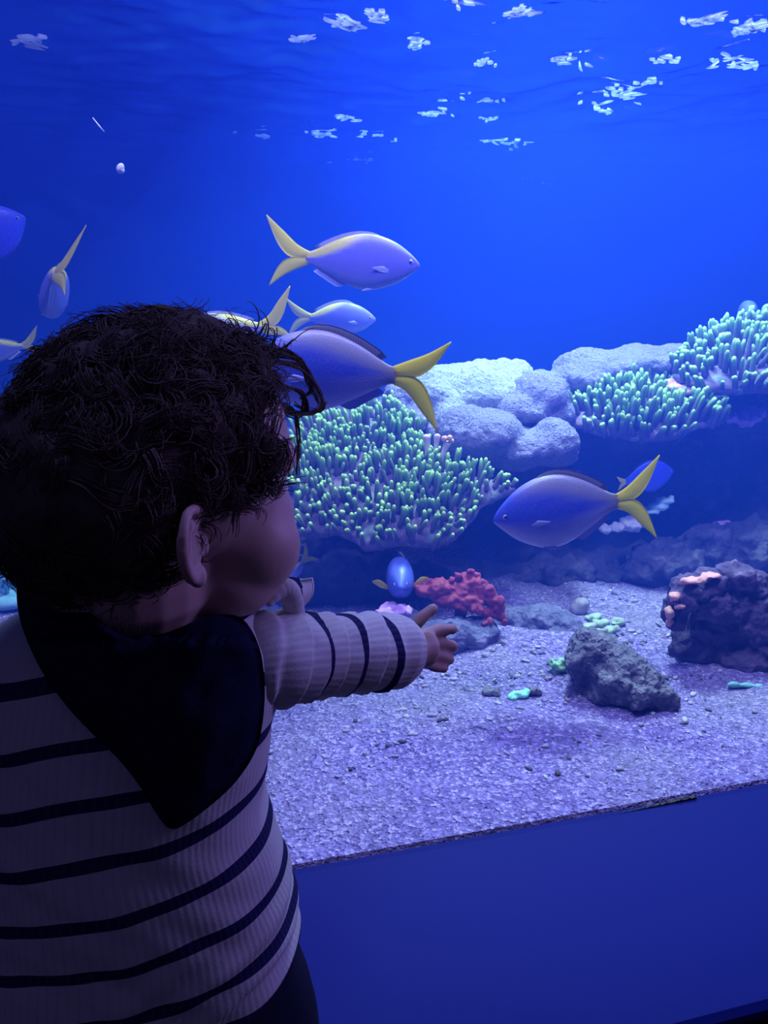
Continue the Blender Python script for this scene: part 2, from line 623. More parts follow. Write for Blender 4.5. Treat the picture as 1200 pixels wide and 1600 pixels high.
m_front = rock_mat('weathered_rock', (.10, .10, .14), (.20, .19, .24), (.42, .40, .44), 40, 1.0, .02, 160)
rock('rock', on_sand([(925, 1022, 1.29, 34, 36, .05), (905, 1030, 1.28, 17, 30, .03), (960, 1045, 1.27, 48, 34, .07), (990, 1068, 1.25, 52, 34, .06), (1020, 1085, 1.25, 30, 24, .05), (940, 1075, 1.27, 30, 26, .05), (945, 1004, 1.32, 20, 14, .04), (905, 1060, 1.28, 10, 34, .025)], 980, 1098, .045),
     m_front, 'rough grey rock sitting alone on the sand in front', 'rock', .003, .010, 26, 10, amp2=.0045, scale2=70, smooth=2)
m_right = rock_mat('crusted_rock', (.06, .04, .09), (.12, .085, .16), (.36, .24, .36), 22, .8, .02, 80)
d_r = G(1130, 1046).y + .05
rr = rock('rock', [(1150, 902, d_r, 27, 22, .035), (1176, 915, d_r + .01, 22, 26, .04), (1112, 908, d_r, 24, 13, .035), (1084, 918, d_r - .01, 28, 15, .04), (1064, 938, d_r - .02, 20, 20, .04), (1056, 960, d_r - .015, 16, 22, .035), (1125, 940, d_r, 52, 30, .05),
                   (1120, 975, d_r + .03, 58, 42, .05), (1180, 965, d_r + .01, 46, 56, .06), (1090, 1014, d_r + .02, 40, 26, .05), (1160, 1022, d_r, 60, 26, .06), (1215, 1005, d_r, 56, 54, .07), (1062, 1000, d_r + .03, 14, 22, .03)],
          m_right, 'large dark rock with pink crusted rim at the right edge', 'rock', .004, .012, 24, 11, amp2=.005, scale2=60, smooth=2)
m_crust = plain('orange_crust', (.75, .35, .30), .8, .3, 60, .5, .004)
crust = blobs([(1046, 957, d_r - .034, 6, 11, .012), (1046, 973, d_r - .030, 5, 8, .010), (1054, 932, d_r - .044, 10, 5, .012), (1078, 908, d_r - .036, 17, 5, .016), (1062, 947, d_r - .050, 11, 4, .008), (1110, 899, d_r - .026, 14, 4, .014), (1096, 906, d_r - .034, 8, 4, .010)], .003, .005, 60, 3)
link_mesh('crust', crust, m_crust, rr)['label'] = 'pinkish orange crust along the rim'
m_bluish = rock_mat('bluish_rock', (.08, .08, .16), (.18, .17, .30), (.45, .38, .62), 26, .9, .02, 90)
rock('rock', on_sand([(740, 990, 1.52, 40, 24, .05), (700, 995, 1.50, 44, 30, .05), (660, 1000, 1.5, 40, 30, .05), (610, 985, 1.53, 44, 32, .05), (575, 1000, 1.52, 36, 26, .05), (625, 966, 1.54, 34, 20, .04)], 690, 1016, .045),
     m_bluish, 'purple-blue rock behind the outstretched hand, below the red sponge', 'rock', .005, .012, 22, 12, amp2=.004, scale2=60)
rock('rock', on_sand([(800, 968, 1.62, 50, 22, .05), (850, 968, 1.6, 44, 22, .05), (885, 982, 1.57, 26, 20, .04), (760, 964, 1.64, 30, 20, .05), (870, 996, 1.55, 22, 14, .04)], 820, 985, .045),
     m_bluish, 'low dark stone ledge on the sand right of the red sponge', 'rock', .005, .010, 24, 13, amp2=.004, scale2=60)
m_stone = plain('smooth_stone', (.38, .36, .40), .7, .25, 50, .3, .004)
rock('stone', on_sand([(907, 947, 1.64, 14, 14, .02), (900, 950, 1.64, 10, 10, .018)], 905, 957), m_stone, 'smooth round grey stone behind the lone grey rock', 'stone', .003, .003, 40, 14)
m_green = plain('green_growth', (.32, .62, .34), .7, .35, 70, .5, .004)
rock('algae_tuft', on_sand([(872, 1043, 1.33, 10, 10, .012), (880, 1036, 1.335, 8, 8, .012), (864, 1036, 1.335, 6, 6, .01), (888, 1048, 1.33, 7, 4, .008)], 874, 1050),
     m_green, 'small green tuft on the sand left of the lone grey rock', 'algae', .0025, .008, 90, 15)
rock('green_shell', on_sand([(812, 1085, 1.24, 14, 6, .010), (800, 1089, 1.235, 8, 5, .008), (824, 1080, 1.245, 6, 4, .007)], 812, 1090),
     plain('mint_shell', (.30, .85, .60), .5, .2, 60, .3, .002), 'mint green shell fragment lying on the sand', 'shell', .0022, .003, 80, 16)
rock('pebble', on_sand([(833, 1079, 1.25, 9, 7, .010), (841, 1082, 1.25, 6, 5, .008)], 836, 1085), m_front, 'dark pebble touching the mint green shell', 'pebble', .0025, .003, 60, 17)
rock('pebble', on_sand([(762, 1080, 1.25, 10, 8, .012), (775, 1083, 1.25, 8, 6, .010)], 768, 1086), m_front, 'dark pebble on the sand just left of the mint shell', 'pebble', .0025, .003, 60, 18)
rock('green_stick', on_sand([(1145, 1070, 1.27, 10, 4, .006), (1165, 1071, 1.27, 16, 4, .006), (1185, 1073, 1.27, 14, 4, .006)], 1165, 1074),
     plain('teal_stick', (.18, .45, .42), .6), 'slim teal green fragment on the sand at the right edge', 'fragment', .002, .002, 80, 19)
for i, (px, py, r) in enumerate([(925, 965, 12), (938, 975, 14), (952, 985, 12), (932, 992, 13), (918, 980, 10), (948, 1000, 10), (962, 972, 9)]):
    p = G(px, py + r * .5)
    rock('rubble_stone', [(px, py, p.y, r, r * .55, .014), (px + r * .6, py - 2, p.y, r * .6, r * .45, .012)], plain('green_dusted_stone', (.36, .48, .36), .8, .35, 60, .5, .004),
         ['greenish rubble stone, furthest back and left of the patch behind the lone rock', 'greenish rubble stone in the middle of the patch behind the lone rock',
          'greenish rubble stone at the right of the patch behind the lone rock', 'greenish rubble stone just above the top of the lone rock',
          'greenish rubble stone at the left rim of the patch beside the smooth round stone', 'greenish rubble stone lowest in the patch, touching the lone rock',
          'smallest greenish rubble stone, upper right of the patch behind the lone rock'][i], 'stone', .003, .007, 60, 20 + i, 'greenish rubble behind the lone rock')
m_pink = plain('pink_coral', (.85, .42, .50), .8, .25, 60, .4, .004)
rock('pink_sponge', [(1060, 605, 1.9, 18, 7, .03), (1072, 611, 1.88, 10, 6, .02), (1048, 598, 1.92, 10, 5, .02)], m_pink, 'small salmon pink sponge between the two right finger corals', 'sponge', .003, .006, 60, 30)
m_mauve = plain('mauve_coral', (.60, .32, .72), .8, .3, 60, .5, .004)
rock('mauve_growth', [(1160, 655, 1.95, 26, 10, .04), (1180, 645, 1.97, 14, 10, .03), (1140, 652, 1.94, 14, 6, .03)], m_mauve, 'mauve knobbly growth under the far right finger coral', 'coral', .004, .012, 50, 31)
rock('mauve_growth', [(895, 740, 1.95, 14, 8, .03), (885, 736, 1.95, 8, 6, .02)], m_mauve, 'small mauve growth just above the lower fish back', 'coral', .004, .008, 50, 32)
rock('mauve_growth', [(1130, 825, 1.90, 18, 10, .03), (1148, 832, 1.90, 10, 7, .02)], m_mauve, 'small mauve growth on the dark rock right of the lower fish', 'coral', .004, .008, 50, 33)
rock('mauve_growth', on_sand([(607, 956, 1.53, 22, 10, .03), (630, 953, 1.53, 12, 8, .02)], 690, 1016, .03), m_mauve, 'bright mauve growth above the sleeve, under the small blue fish', 'coral', .004, .010, 60, 34)

# loose bits of dead coral lying about
rnd = random.Random(12)
gm = MB()
gcol = []
spots = [(760, 1078, 60, 12, 26), (690, 1062, 60, 14, 22), (840, 1060, 50, 14, 18), (900, 1096, 50, 10, 16), (1010, 1098, 60, 10, 18), (980, 1000, 60, 22, 30), (950, 985, 40, 18, 26), (1060, 1055, 70, 10, 16), (820, 1020, 60, 12, 18), (780, 1010, 40, 10, 12), (560, 1180, 120, 40, 26), (900, 1180, 200, 40, 36), (700, 1120, 150, 20, 26), (1100, 1120, 100, 25, 20), (940, 930, 90, 14, 26)]
for px, py, sx, sy, n_ in spots:
    for q in range(n_):
        x, y = px + rnd.gauss(0, sx * .6), py + rnd.gauss(0, sy * .6)
        p = G(x, y)
        if (p - O).dot(V) < .03: continue
        r = rnd.choice((.0018, .0025, .0032, .0045))
        rot = Matrix.Rotation(rnd.uniform(0, 6), 3, 'Z') @ Matrix.Rotation(rnd.uniform(-.5, .5), 3, 'X')
        vs, fs = ellipsoid(p + Vector((0, 0, r * .25)), (r * rnd.uniform(1, 2.2), r * rnd.uniform(.7, 1.1), r * rnd.uniform(.5, .8)), rot, 8, 5)
        tint = rnd.choice((.10, .16, .45, .60, .7))
        vs = [v + Vector((1, 1, 1)) * (r * .35 * noise.noise(v * 300)) for v in vs]
        gm.add(vs, fs, shade=[tint] * len(vs))
k = N('coral_bits')
sh = k.n('Attribute', _attribute_name='shade').outputs['Fac']
m_bits = k.principled(k.ramp(sh, [(0, (.02, .02, .03)), (.5, (.34, .30, .38)), (1, (.8, .76, .82))]), .85)
tag(gm.build('coral_gravel', m_bits), 'loose bits of broken coral strewn over the sand', 'gravel', kind='stuff')

# red plate sponge: a leafy lobed sheet
m_red = plain('red_sponge', (.30, .045, .085), .75, .35, 45, .5, .006)
dr = G(690, 1016).y + .06
rs = rock('plate_sponge', [(664, 925, dr, 15, 8, .012), (686, 921, dr, 22, 13, .014), (712, 924, dr + .01, 26, 13, .016), (736, 912, dr + .02, 18, 14, .014), (756, 928, dr + .01, 20, 18, .014), (775, 950, dr, 13, 19, .012), (785, 966, dr - .005, 5, 9, .009),
                           (757, 962, dr - .005, 6, 12, .010), (700, 938, dr - .005, 22, 9, .014), (732, 942, dr - .005, 24, 10, .014), (744, 900, dr + .03, 8, 7, .01), (728, 900, dr + .03, 8, 6, .01), (654, 918, dr, 6, 5, .009), (692, 909, dr + .015, 16, 6, .012)] + [(x, y, dr + .0006 * (935 - y) - .004, rx, rz, .007) for x, y, rx, rz in ((651, 916, 5, 4), (662, 913, 5, 4), (676, 934, 6, 7), (688, 946, 8, 4), (672, 908, 6, 4), (704, 906, 6, 4), (716, 900, 5, 6), (726, 950, 6, 8), (738, 952, 5, 7), (750, 955, 5, 9), (756, 974, 5, 5), (766, 972, 4, 6), (782, 940, 6, 9), (788, 972, 4, 6), (752, 910, 8, 5), (764, 920, 7, 5), (736, 894, 6, 5), (712, 946, 9, 5), (698, 952, 5, 4))],
          m_red, 'ragged red plate sponge standing over the blue rock', 'sponge', .003, .005, 60, 51, amp2=.002, scale2=120, smooth=2)
mb2 = MB()
mb2.add(*tube([P(722, 940, dr + .008), P(718, 970, dr + .008), P(712, 998, dr + .008)], [.014, .011, .014]))
mb2.build('stalk', m_red, rs)


# ------------------------------------------------------------------ finger corals
def coral_mats():
    k = N('finger_coral')
    tip = k.n('Attribute', _attribute_name='tip').outputs['Fac']
    nz = k.noise(60, 3)
    c = k.ramp(tip, [(.0, (.13, .09, .17)), (.50, (.15, .15, .15)), (.80, (.20, .46, .13)), (1., (.58, .95, .26))])
    c = k.mix(k.ramp(nz, [(.35, (0, 0, 0)), (.75, (.5, .5, .5))]), c, (.13, .22, .15))
    mf = k.principled(c, .7, k.bump(k.noise(300, 2), .3, .002), .3)
    k = N('coral_plate')
    c = k.mix(k.noise(18, 5), (.14, .10, .17), (.24, .18, .25))
    c = k.mix(k.ramp(k.noise(40, 3), [(.5, (0, 0, 0)), (.7, (.8, .8, .8))]), c, (.26, .42, .34))
    return mf, k.principled(c, .8, k.bump(k.noise(70, 4), .6, .006), .2)


m_finger, m_plate = coral_mats()


def in_poly(x, y, poly):
    c = False
    j = len(poly) - 1
    for i in range(len(poly)):
        xi, yi = poly[i]
        xj, yj = poly[j]
        if (yi > y) != (yj > y) and x < (xj - xi) * (y - yi) / (yj - yi) + xi: c = not c
        j = i
    return c


def finger_coral(outline, cpx, cpy, depth, tilt, nfing, flen, frad, label, seed, bulge=.03, root=(0, .10, -.10), fan=.35):
    """a tilted lumpy plate crowded with upright fingers"""
    rnd = random.Random(seed)
    C = P(cpx, cpy, depth)
    Nn = Vector((0, -sin(tilt), cos(tilt)))
    E1 = Vector((1, 0, 0))
    E2 = Vector((0, cos(tilt), sin(tilt)))

    def onp(px, py):
        r = ray(px, py)
        o = Vector((0, 0, CAM_Z))
        t = (C - o).dot(Nn) / r.dot(Nn)
        q = o + r * t - C
        return q.dot(E1), q.dot(E2)

    poly = [onp(*p) for p in outline]
    # denser rounded rim
    rim = []
    pv = [Vector((a, b, 0)) for a, b in poly]
    pc = catmull([pv[-1]] + pv + [pv[0], pv[1]], 5)[5:-6]
    for q in pc:
        rim.append(q * (1 + .05 * noise.noise(q * 40 + Vector((seed, 0, 0)))))
    sc = max(q.length for q in rim)

    def surf(a, b, r):
        h = bulge * (1 - r ** 2) + .012 * noise.noise(Vector((a * 14, b * 14, seed))) + .02 * noise.noise(Vector((a * 5, b * 5, seed + 9)))
        return C + E1 * a + E2 * b + Nn * h

    root_o = empty('finger_coral', tuple(C + Vector(root)), label, 'coral', 'finger corals')
    base = Vector(root_o.location)
    NR = 9
    mb = MB()
    n = len(rim)
    for r in range(NR + 1):
        f_ = max(r / NR, .001)
        for q in rim: mb.v.append(surf(q.x * f_, q.y * f_, f_))
    for r in range(NR + 1):
        f_ = 1 - .93 * r / NR
        for q in rim:
            p = surf(q.x * f_, q.y * f_, f_)
            dn = .012 + .9 * (1 - f_)
            p = p + Vector(root) * min(1, .12 + (1 - f_) ** 1.1) * (1 + .1 * noise.noise(p * 20))
            mb.v.append(p)
    mb.f = ring_faces(2 * NR + 2, n)
    mb.build('plate', m_plate, root_o, base)
    # fingers
    xs = [q.x for q in rim]
    ys = [q.y for q in rim]
    poly2 = [(q.x, q.y) for q in rim]
    pts = []
    tries = 0
    mind = sqrt((max(xs) - min(xs)) * (max(ys) - min(ys)) / nfing) * .62
    while len(pts) < nfing and tries < nfing * 40:
        tries += 1
        a, b = rnd.uniform(min(xs), max(xs)), rnd.uniform(min(ys), max(ys))
        if not in_poly(a, b, poly2): continue
        dn = noise.noise(Vector((a * 16, b * 16, seed * 2.1)))
        if dn < -.42: continue
        if any((a - c) ** 2 + (b - d) ** 2 < (mind * (1 if rnd.random() < .7 else .5)) ** 2 for c, d in pts): continue
        pts.append((a, b))
    mb = MB()
    for (a, b) in pts:
        ang = atan2(b, a)
        # how far out towards the rim
        rr_ = min(rim, key=lambda q: abs(((atan2(q.y, q.x) - ang + pi) % (2 * pi)) - pi)).length
        f_ = min(1, sqrt(a * a + b * b) / max(rr_, 1e-4))
        p = surf(a, b, f_)
        out = (E1 * a + E2 * b).normalized() if f_ > .01 else Vector((0, 0, 0))
        d = Vector((0, 0, 1)) + Nn * .35 + out * fan * f_ ** 2 * 1.8 + Vector((rnd.gauss(0, .2), rnd.gauss(0, .16), 0))
        d.normalize()
        L = flen * rnd.uniform(.55, 1.25) * (1.1 - .45 * f_ ** 3) * (1 + .5 * noise.noise(Vector((a * 9, b * 9, seed + 4))))
        R = frad * rnd.uniform(.8, 1.2)
        nb = rnd.choice((1, 1, 1, 2, 2, 3))
        for q in range(nb):
            d2 = (d + Vector((rnd.gauss(0, .22), rnd.gauss(0, .15), 0)) * (1 if q else .3)).normalized()
            bend = Vector((rnd.gauss(0, .1), rnd.gauss(0, .1), .18))
            pp, rad, tp = [], [], []
            for s_, rs_, tt in ((-.25, 1.25, 0), (.15, 1.1, .1), (.5, .95, .45), (.78, .98, .72), (.92, .82, .9), (1.0, .45, 1), (1.02, .05, 1)):
                pp.append(p + d2 * (L * s_) + bend * (L * .5 * s_ * s_) * (1 if s_ > 0 else 0))
                rad.append(R * rs_ * (1 + .08 * rnd.uniform(-1, 1)))
                tp.append(tt)
            vs, fs = tube(pp, rad, 7)
            mb.add(vs, fs, tip=[t for t in tp for _ in range(7)])
    mb.build('branches', m_finger, root_o, base)
    return root_o


fc1 = [(452, 690), (470, 655), (500, 648), (535, 655), (575, 640), (610, 635), (640, 655), (662, 695), (690, 735), (735, 745), (765, 748), (800, 752), (792, 772), (755, 790), (738, 812), (715, 838), (680, 852), (630, 852), (585, 858), (555, 848), (530, 832), (490, 832), (440, 828), (410, 800), (405, 740)]
finger_coral(fc1, 600, 760, 1.62, radians(38), 480, .038, .0046, 'broad green finger coral in the middle, right beside the child face', 21, root=(0, .20, -.10))
fc2 = [(880, 650), (905, 632), (945, 615), (985, 600), (1030, 605), (1060, 630), (1100, 640), (1140, 645), (1125, 662), (1085, 675), (1045, 688), (990, 690), (930, 682), (895, 672)]
finger_coral(fc2, 1005, 655, 1.86, radians(35), 210, .050, .0058, 'green finger coral on the ledge right of the lavender boulder coral', 22, root=(0, .16, -.06), bulge=.03)
fc3 = [(1052, 575), (1075, 550), (1120, 530), (1165, 520), (1215, 515), (1260, 525), (1300, 550), (1290, 590), (1240, 605), (1190, 606), (1140, 602), (1090, 598)]
finger_coral(fc3, 1170, 565, 1.95, radians(22), 300, .045, .0058, 'highest green finger coral, cut by the right edge of the picture', 23, root=(.02, .16, -.10), bulge=.04)

# branching blue coral left of the child
m_bluecoral = plain('pale_blue_coral', (.25, .55, .75), .7, .2, 60, .3, .002)
rt = empty('branching_coral', tuple(P(5, 925, 1.62)), 'pale blue curly branching coral at the left edge behind the child', 'coral')
mb = MB()
rnd = random.Random(5)
c0 = Vector(rt.location)
for i in range(26):
    a = rnd.uniform(0, 2 * pi)
    st = c0 + Vector((.05 * rnd.uniform(-1, 1), .04 * rnd.uniform(-1, 1), 0))
    d = Vector((cos(a) * .5, sin(a) * .4, 1)).normalized()
    pts = [st]
    for s_ in range(7):
        d = (d + Vector((rnd.gauss(0, .5), rnd.gauss(0, .3), rnd.gauss(-.05, .3)))).normalized()
        pts.append(pts[-1] + d * .012)
    mb.add(*tube(pts, [.006, .0055, .005, .005, .005, .005, .005, .002], 7))
mb.add(*ellipsoid(c0 + Vector((0, 0, -.012)), (.075, .06, .022)))
mb.build('branches', m_bluecoral, rt, c0)

# three bare stalks at the back of the middle coral
m_stalk = plain('pinkish_stalk', (.72, .52, .58), .7, .2, 40, .3, .003)
for i, (pts, lab) in enumerate([([(664, 728), (668, 705), (666, 682)], 'thick pinkish bare coral stalk, first from the left of three'),
                                ([(679, 732), (681, 705), (683, 681)], 'slim pinkish bare coral stalk with round head, second of three'),
                                ([(684, 735), (692, 710), (699, 692)], 'pinkish bare coral stalk with flared orange head, last of three')]):
    d = 1.62
    pp = catmull([P(x, y, d) for x, y in pts], 5)
    s_ = S(680, 700, d)
    base = (6, 5, 6)[i]
    rad = [s_ * base * (.95 - .35 * sin(pi * min(1, q / (len(pp) - 1))) + .15 * (q / (len(pp) - 1))) for q in range(len(pp))]
    mb = MB()
    pp.append(pp[-1] + Vector((0, 0, .004))); rad.append(rad[-1] * .5)
    pp.insert(0, pp[0] - Vector((0, -.03, .04))); rad.insert(0, rad[0] * 1.5)
    mb.add(*tube(pp, rad, 10))
    st_o = mb.build('coral_stalk', m_stalk, None, pp[0])
    st_o.location = pp[0]
    tag(st_o, lab, 'coral stalk', 'bare stalks behind the middle coral')
    if i == 2:
        mb = MB()
        for q in range(5):
            mb.add(*ellipsoid(pp[-1] + Vector((.008 * cos(q * 1.3), .008 * sin(q * 1.3), .002 * q)), (.006, .006, .006), nu=8, nv=6))
        h = mb.build('head', plain('orange_head', (.85, .45, .30), .7), st_o, pp[0])
        h['label'] = 'flared orange head'


# ------------------------------------------------------------------ fish
def fish_mats():
    k = N('fusilier_skin')
    c = k.n('Attribute', _attribute_name='col').outputs['Color']
    v1 = k.n('TexVoronoi', Vector=k.coord(), Scale=330)
    c = k.mix(k.ramp(v1.outputs['Distance'], [(.3, (0, 0, 0)), (.8, (.22, .22, .22))]), c, (.25, .25, .55))
    skin = k.principled(c, .38, k.bump(v1.outputs['Distance'], .12, .001), .4)
    k = N('yellow_fin')
    yc = k.mix(k.noise(40, 3), (.90, .74, .01), (.98, .86, .02))
    yf = k.principled(yc, .5, None, .3)
    k.translucent(yc, .45)
    k = N('smoky_fin')
    gf = k.principled(k.mix(k.n('TexWave', Vector=k.coord(), Scale=90, Distortion=.5).outputs['Fac'], (.22, .20, .24), (.34, .32, .30)), .5, None, .3)
    pf = plain('pale_fin', (.42, .42, .70), .4, .1, 60)
    eye = plain('fish_eye', (.01, .01, .02), .1, .0, 10, 0, .001, .6)
    ring = plain('fish_eye_ring', (.45, .42, .60), .3, .1, 60)
    return skin, yf, gf, pf, eye, ring


m_skin, m_yfin, m_gfin, m_pfin, m_eye, m_ring = fish_mats()

TOP = [(0, .02), (.04, .065), (.10, .115), (.18, .17), (.28, .215), (.40, .245), (.52, .245), (.64, .215), (.76, .165), (.88, .10), (.95, .065), (1, .052)]
BOT = [(0, .015), (.04, .05), (.10, .10), (.18, .155), (.28, .20), (.40, .235), (.52, .235), (.64, .20), (.76, .145), (.88, .085), (.95, .055), (1, .045)]
WID = [(0, .012), (.05, .035), (.15, .068), (.28, .090), (.42, .096), (.58, .082), (.74, .055), (.88, .028), (1, .012)]


def fin_solid(mb, lead, trail, nrm, th):
    """thin solid between two edge curves, lens shaped across"""
    n = len(lead)
    M = 6
    for side in (1, -1):
        base = len(mb.v)
        for i in range(n):
            for j in range(M + 1):
                t = j / M
                e = th * (.12 + .88 * sin(pi * min(1, t * 1.0 + .0)) if M else 0) * (1 - .75 * i / (n - 1))
                e *= 1
                mb.v.append(lead[i].lerp(trail[i], t) + nrm * (side * e))
        for i in range(n - 1):
            for j in range(M):
                q = (base + i * (M + 1) + j, base + i * (M + 1) + j + 1, base + (i + 1) * (M + 1) + j + 1, base + (i + 1) * (M + 1) + j)
                mb.f.append(q if side > 0 else tuple(reversed(q)))
    s1 = len(mb.v) - 2 * n * (M + 1)
    s2 = s1 + n * (M + 1)
    for i in range(n - 1):
        for j in (0, M):
            a, b = i * (M + 1) + j, (i + 1) * (M + 1) + j
            mb.f.append((s1 + a, s1 + b, s2 + b, s2 + a))
    for j in range(M):
        for i in (0, n - 1):
            a, b = i * (M + 1) + j, i * (M + 1) + j + 1
            mb.f.append((s1 + a, s1 + b, s2 + b, s2 + a))


def fish(label, px, py, depth, body_px, yaw, pitch=0, roll=0, deep=1.0, style='lilac', bend=0.0, tail_up=1.0, tail_dn=1.0, tail_yaw=0.0, fins=('dorsal', 'pelvic'), pect=(1, 1), group='yellow-tailed fusiliers', name='fusilier_fish', length=None, dz=0, dorsal_h=.022, wide=1.0):
    """px, py: middle of the body. yaw 0 swims to the right, 180 to the left, 90 away."""
    BL = length or body_px * S(px, py, depth)
    C = P(px, py, depth)
    o = empty(name, tuple(C), label, 'fish', group)
    o.rotation_mode = 'ZYX'
    R = Matrix.Rotation(radians(yaw), 4, 'Z') @ Matrix.Rotation(radians(-pitch), 4, 'Y') @ Matrix.Rotation(radians(roll), 4, 'X')
    o.rotation_mode = 'QUATERNION'
    o.rotation_quaternion = R.to_quaternion()

    def X(s): return BL * (.5 - s)

    def Yb(s): return BL * bend * max(0, s - .3) ** 2

    def col(s, t):  # t: -1 belly .. 1 back
        if style == 'lilac':
            c = Vector((.20, .19, .62)).lerp(Vector((.46, .48, .60)), max(0, -t - .35) * 1.3)
            back = Vector((.34, .33, .46))
            c = c.lerp(back, max(0, min(1, (t - .55) * 2.6)) * .8)
            yl = Vector((.92, .80, .04))
            edge = 1.0 - 1.55 * max(0, s - .42)
            if s > .40:
                k_ = max(0, min(1, (t - edge + .18) * 4)) * max(0, min(1, (s - .40) * 4))
                c = c.lerp(yl, k_ * 1.0)
            return tuple(c)
        if style == 'blue':
            c = Vector((.06, .10, .62))
            c = c.lerp(Vector((.58, .52, .72)), max(0, min(1, (-t - .12 + .8 * max(0, s - .55)) * 2.0)))
            back = Vector((.34, .32, .38))
            c = c.lerp(back, max(0, min(1, (t - .55 + .8 * max(0, s - .30)) * 3.0)) * max(0, min(1, (s - .12) * 5)))
            if s > .86: c = c.lerp(Vector((.40, .36, .16)), (s - .86) * 6)
            return tuple(c)
        if style == 'tang':
            return (.04, .07, .85)
        return (.09, .14, .62)

    # body
    ns, nc = 44, 28
    mb = MB()
    cols = []
    for i in range(ns + 1):
        s = i / ns
        s = s ** 1.15
        a, b, wd = lerp_tab(TOP, s) * BL * deep, lerp_tab(BOT, s) * BL * deep, lerp_tab(WID, s) * BL * wide
        for j in range(nc):
            th = 2 * pi * j / nc
            cz, sy = cos(th), sin(th)
            z = (a if cz > 0 else b) * cz
            y = wd * (abs(sy) ** .85) * (1 if sy > 0 else -1)
            mb.v.append(Vector((X(s), y + Yb(s), z - .01 * BL)))
            cols.append(col(s, cz))
    mb.f = [tuple(reversed(f_)) for f_ in ring_faces(ns + 1, nc)]
    mb.a['col'] = cols
    if style == 'plain_blue':
        pass
    mb.build('body', m_skin, o)
    if style in ('tang', 'oval'):
        mt_tail = m_pfin if style == 'oval' else m_yfin
        md = m_skin
    else:
        mt_tail, md = m_yfin, (m_gfin if style == 'blue' else m_pfin)
    # tail fin
    pz = -.01 * BL
    tl = MB()
    Rt = Matrix.Rotation(radians(tail_yaw), 3, 'Z')
    piv = Vector((X(.97), Yb(.97), pz))

    def tp(x, z): return piv + Rt @ Vector((-x * BL, 0, z * BL))

    if style in ('lilac', 'blue'):
        up_l = catmull([tp(-.03, .048), tp(.10, .105), tp(.24, .22 * tail_up), tp(.38, .335 * tail_up)], 5)
        up_t = catmull([tp(-.03, -.005), tp(.16, .0), tp(.278, .105 * tail_up), tp(.385, .33 * tail_up)], 5)
        dn_l = catmull([tp(-.03, -.042), tp(.10, -.095), tp(.22, -.19 * tail_dn), tp(.34, -.30 * tail_dn)], 5)
        dn_t = catmull([tp(-.03, .005), tp(.16, .0), tp(.262, -.09 * tail_dn), tp(.345, -.295 * tail_dn)], 5)
    else:
        up_l = catmull([tp(-.02, .03), tp(.1, .09), tp(.2, .15)], 5)
        up_t = catmull([tp(-.02, -.0), tp(.12, .0), tp(.2, .13)], 5)
        dn_l = catmull([tp(-.02, -.03), tp(.1, -.09), tp(.2, -.15)], 5)
        dn_t = catmull([tp(-.02, .0), tp(.12, .0), tp(.2, -.13)], 5)
    nrm = Rt @ Vector((0, 1, 0))
    fin_solid(tl, up_l, up_t, nrm, .014 * BL)
    fin_solid(tl, dn_l, dn_t, nrm, .014 * BL)
    tl.build('tail_fin', mt_tail, o)
    # dorsal fin
    if 'dorsal' in fins:
        d = MB()
        ld, tr = [], []
        for i in range(17):
            s = .26 + .62 * i / 16
            zt = lerp_tab(TOP, s) * BL * deep + pz
            h = dorsal_h * BL * min(1, (i + .3) / 3) * (1 - .35 * i / 16) * (1 + .04 * (-1) ** i) * (1 if i < 16 else .5)
            ld.append(Vector((X(s), Yb(s), zt - .015 * BL)))
            tr.append(Vector((X(s) - .05 * BL, Yb(s), zt + h)))
        fin_solid(d, [l_ for l_ in ld], tr, Vector((0, 1, 0)), .006 * BL)
        d.build('dorsal_fin', md, o)
        d = MB()
        ld, tr = [], []
        for i in range(9):
            s = .62 + .26 * i / 8
            zb = -lerp_tab(BOT, s) * BL * deep + pz
            ld.append(Vector((X(s), Yb(s), zb + .015 * BL)))
            tr.append(Vector((X(s) - .05 * BL, Yb(s), zb - .045 * BL * (1 - .5 * i / 8) * min(1, (i + .5) / 2))))
        fin_solid(d, ld, tr, Vector((0, 1, 0)), .005 * BL)
        d.build('anal_fin', m_pfin if style != 'tang' else m_skin, o)
    for sd in (1, -1):
        s = .27
        yb = lerp_tab(WID, s) * BL * .93 * wide
        # pectoral fin
        if pect[0 if sd == 1 else 1]:
            d = MB()
            b0 = Vector((X(s), sd * yb, -.05 * BL))
            flare = .10 if style not in ('oval_front',) else .2
            le = catmull([b0, b0 + Vector((-.05, sd * .010, .018)) * BL, b0 + Vector((-.15, sd * .028, .0)) * BL], 5)
            te = catmull([b0 + Vector((0, 0, -.03)) * BL, b0 + Vector((-.06, sd * .010, -.03)) * BL, b0 + Vector((-.145, sd * .028, -.006)) * BL], 5)
            if style == 'oval':
                le = catmull([b0, b0 + Vector((-.02, sd * .10, .08)) * BL, b0 + Vector((-.06, sd * .19, .06)) * BL], 5)
                te = catmull([b0 + Vector((-.02, 0, -.05)) * BL, b0 + Vector((-.05, sd * .10, -.02)) * BL, b0 + Vector((-.08, sd * .18, .03)) * BL], 5)
            fin_solid(d, le, te, Vector((0, 1, 0)), .005 * BL)
            d.build('pectoral_fin', m_yfin if style == 'oval' else m_pfin, o)
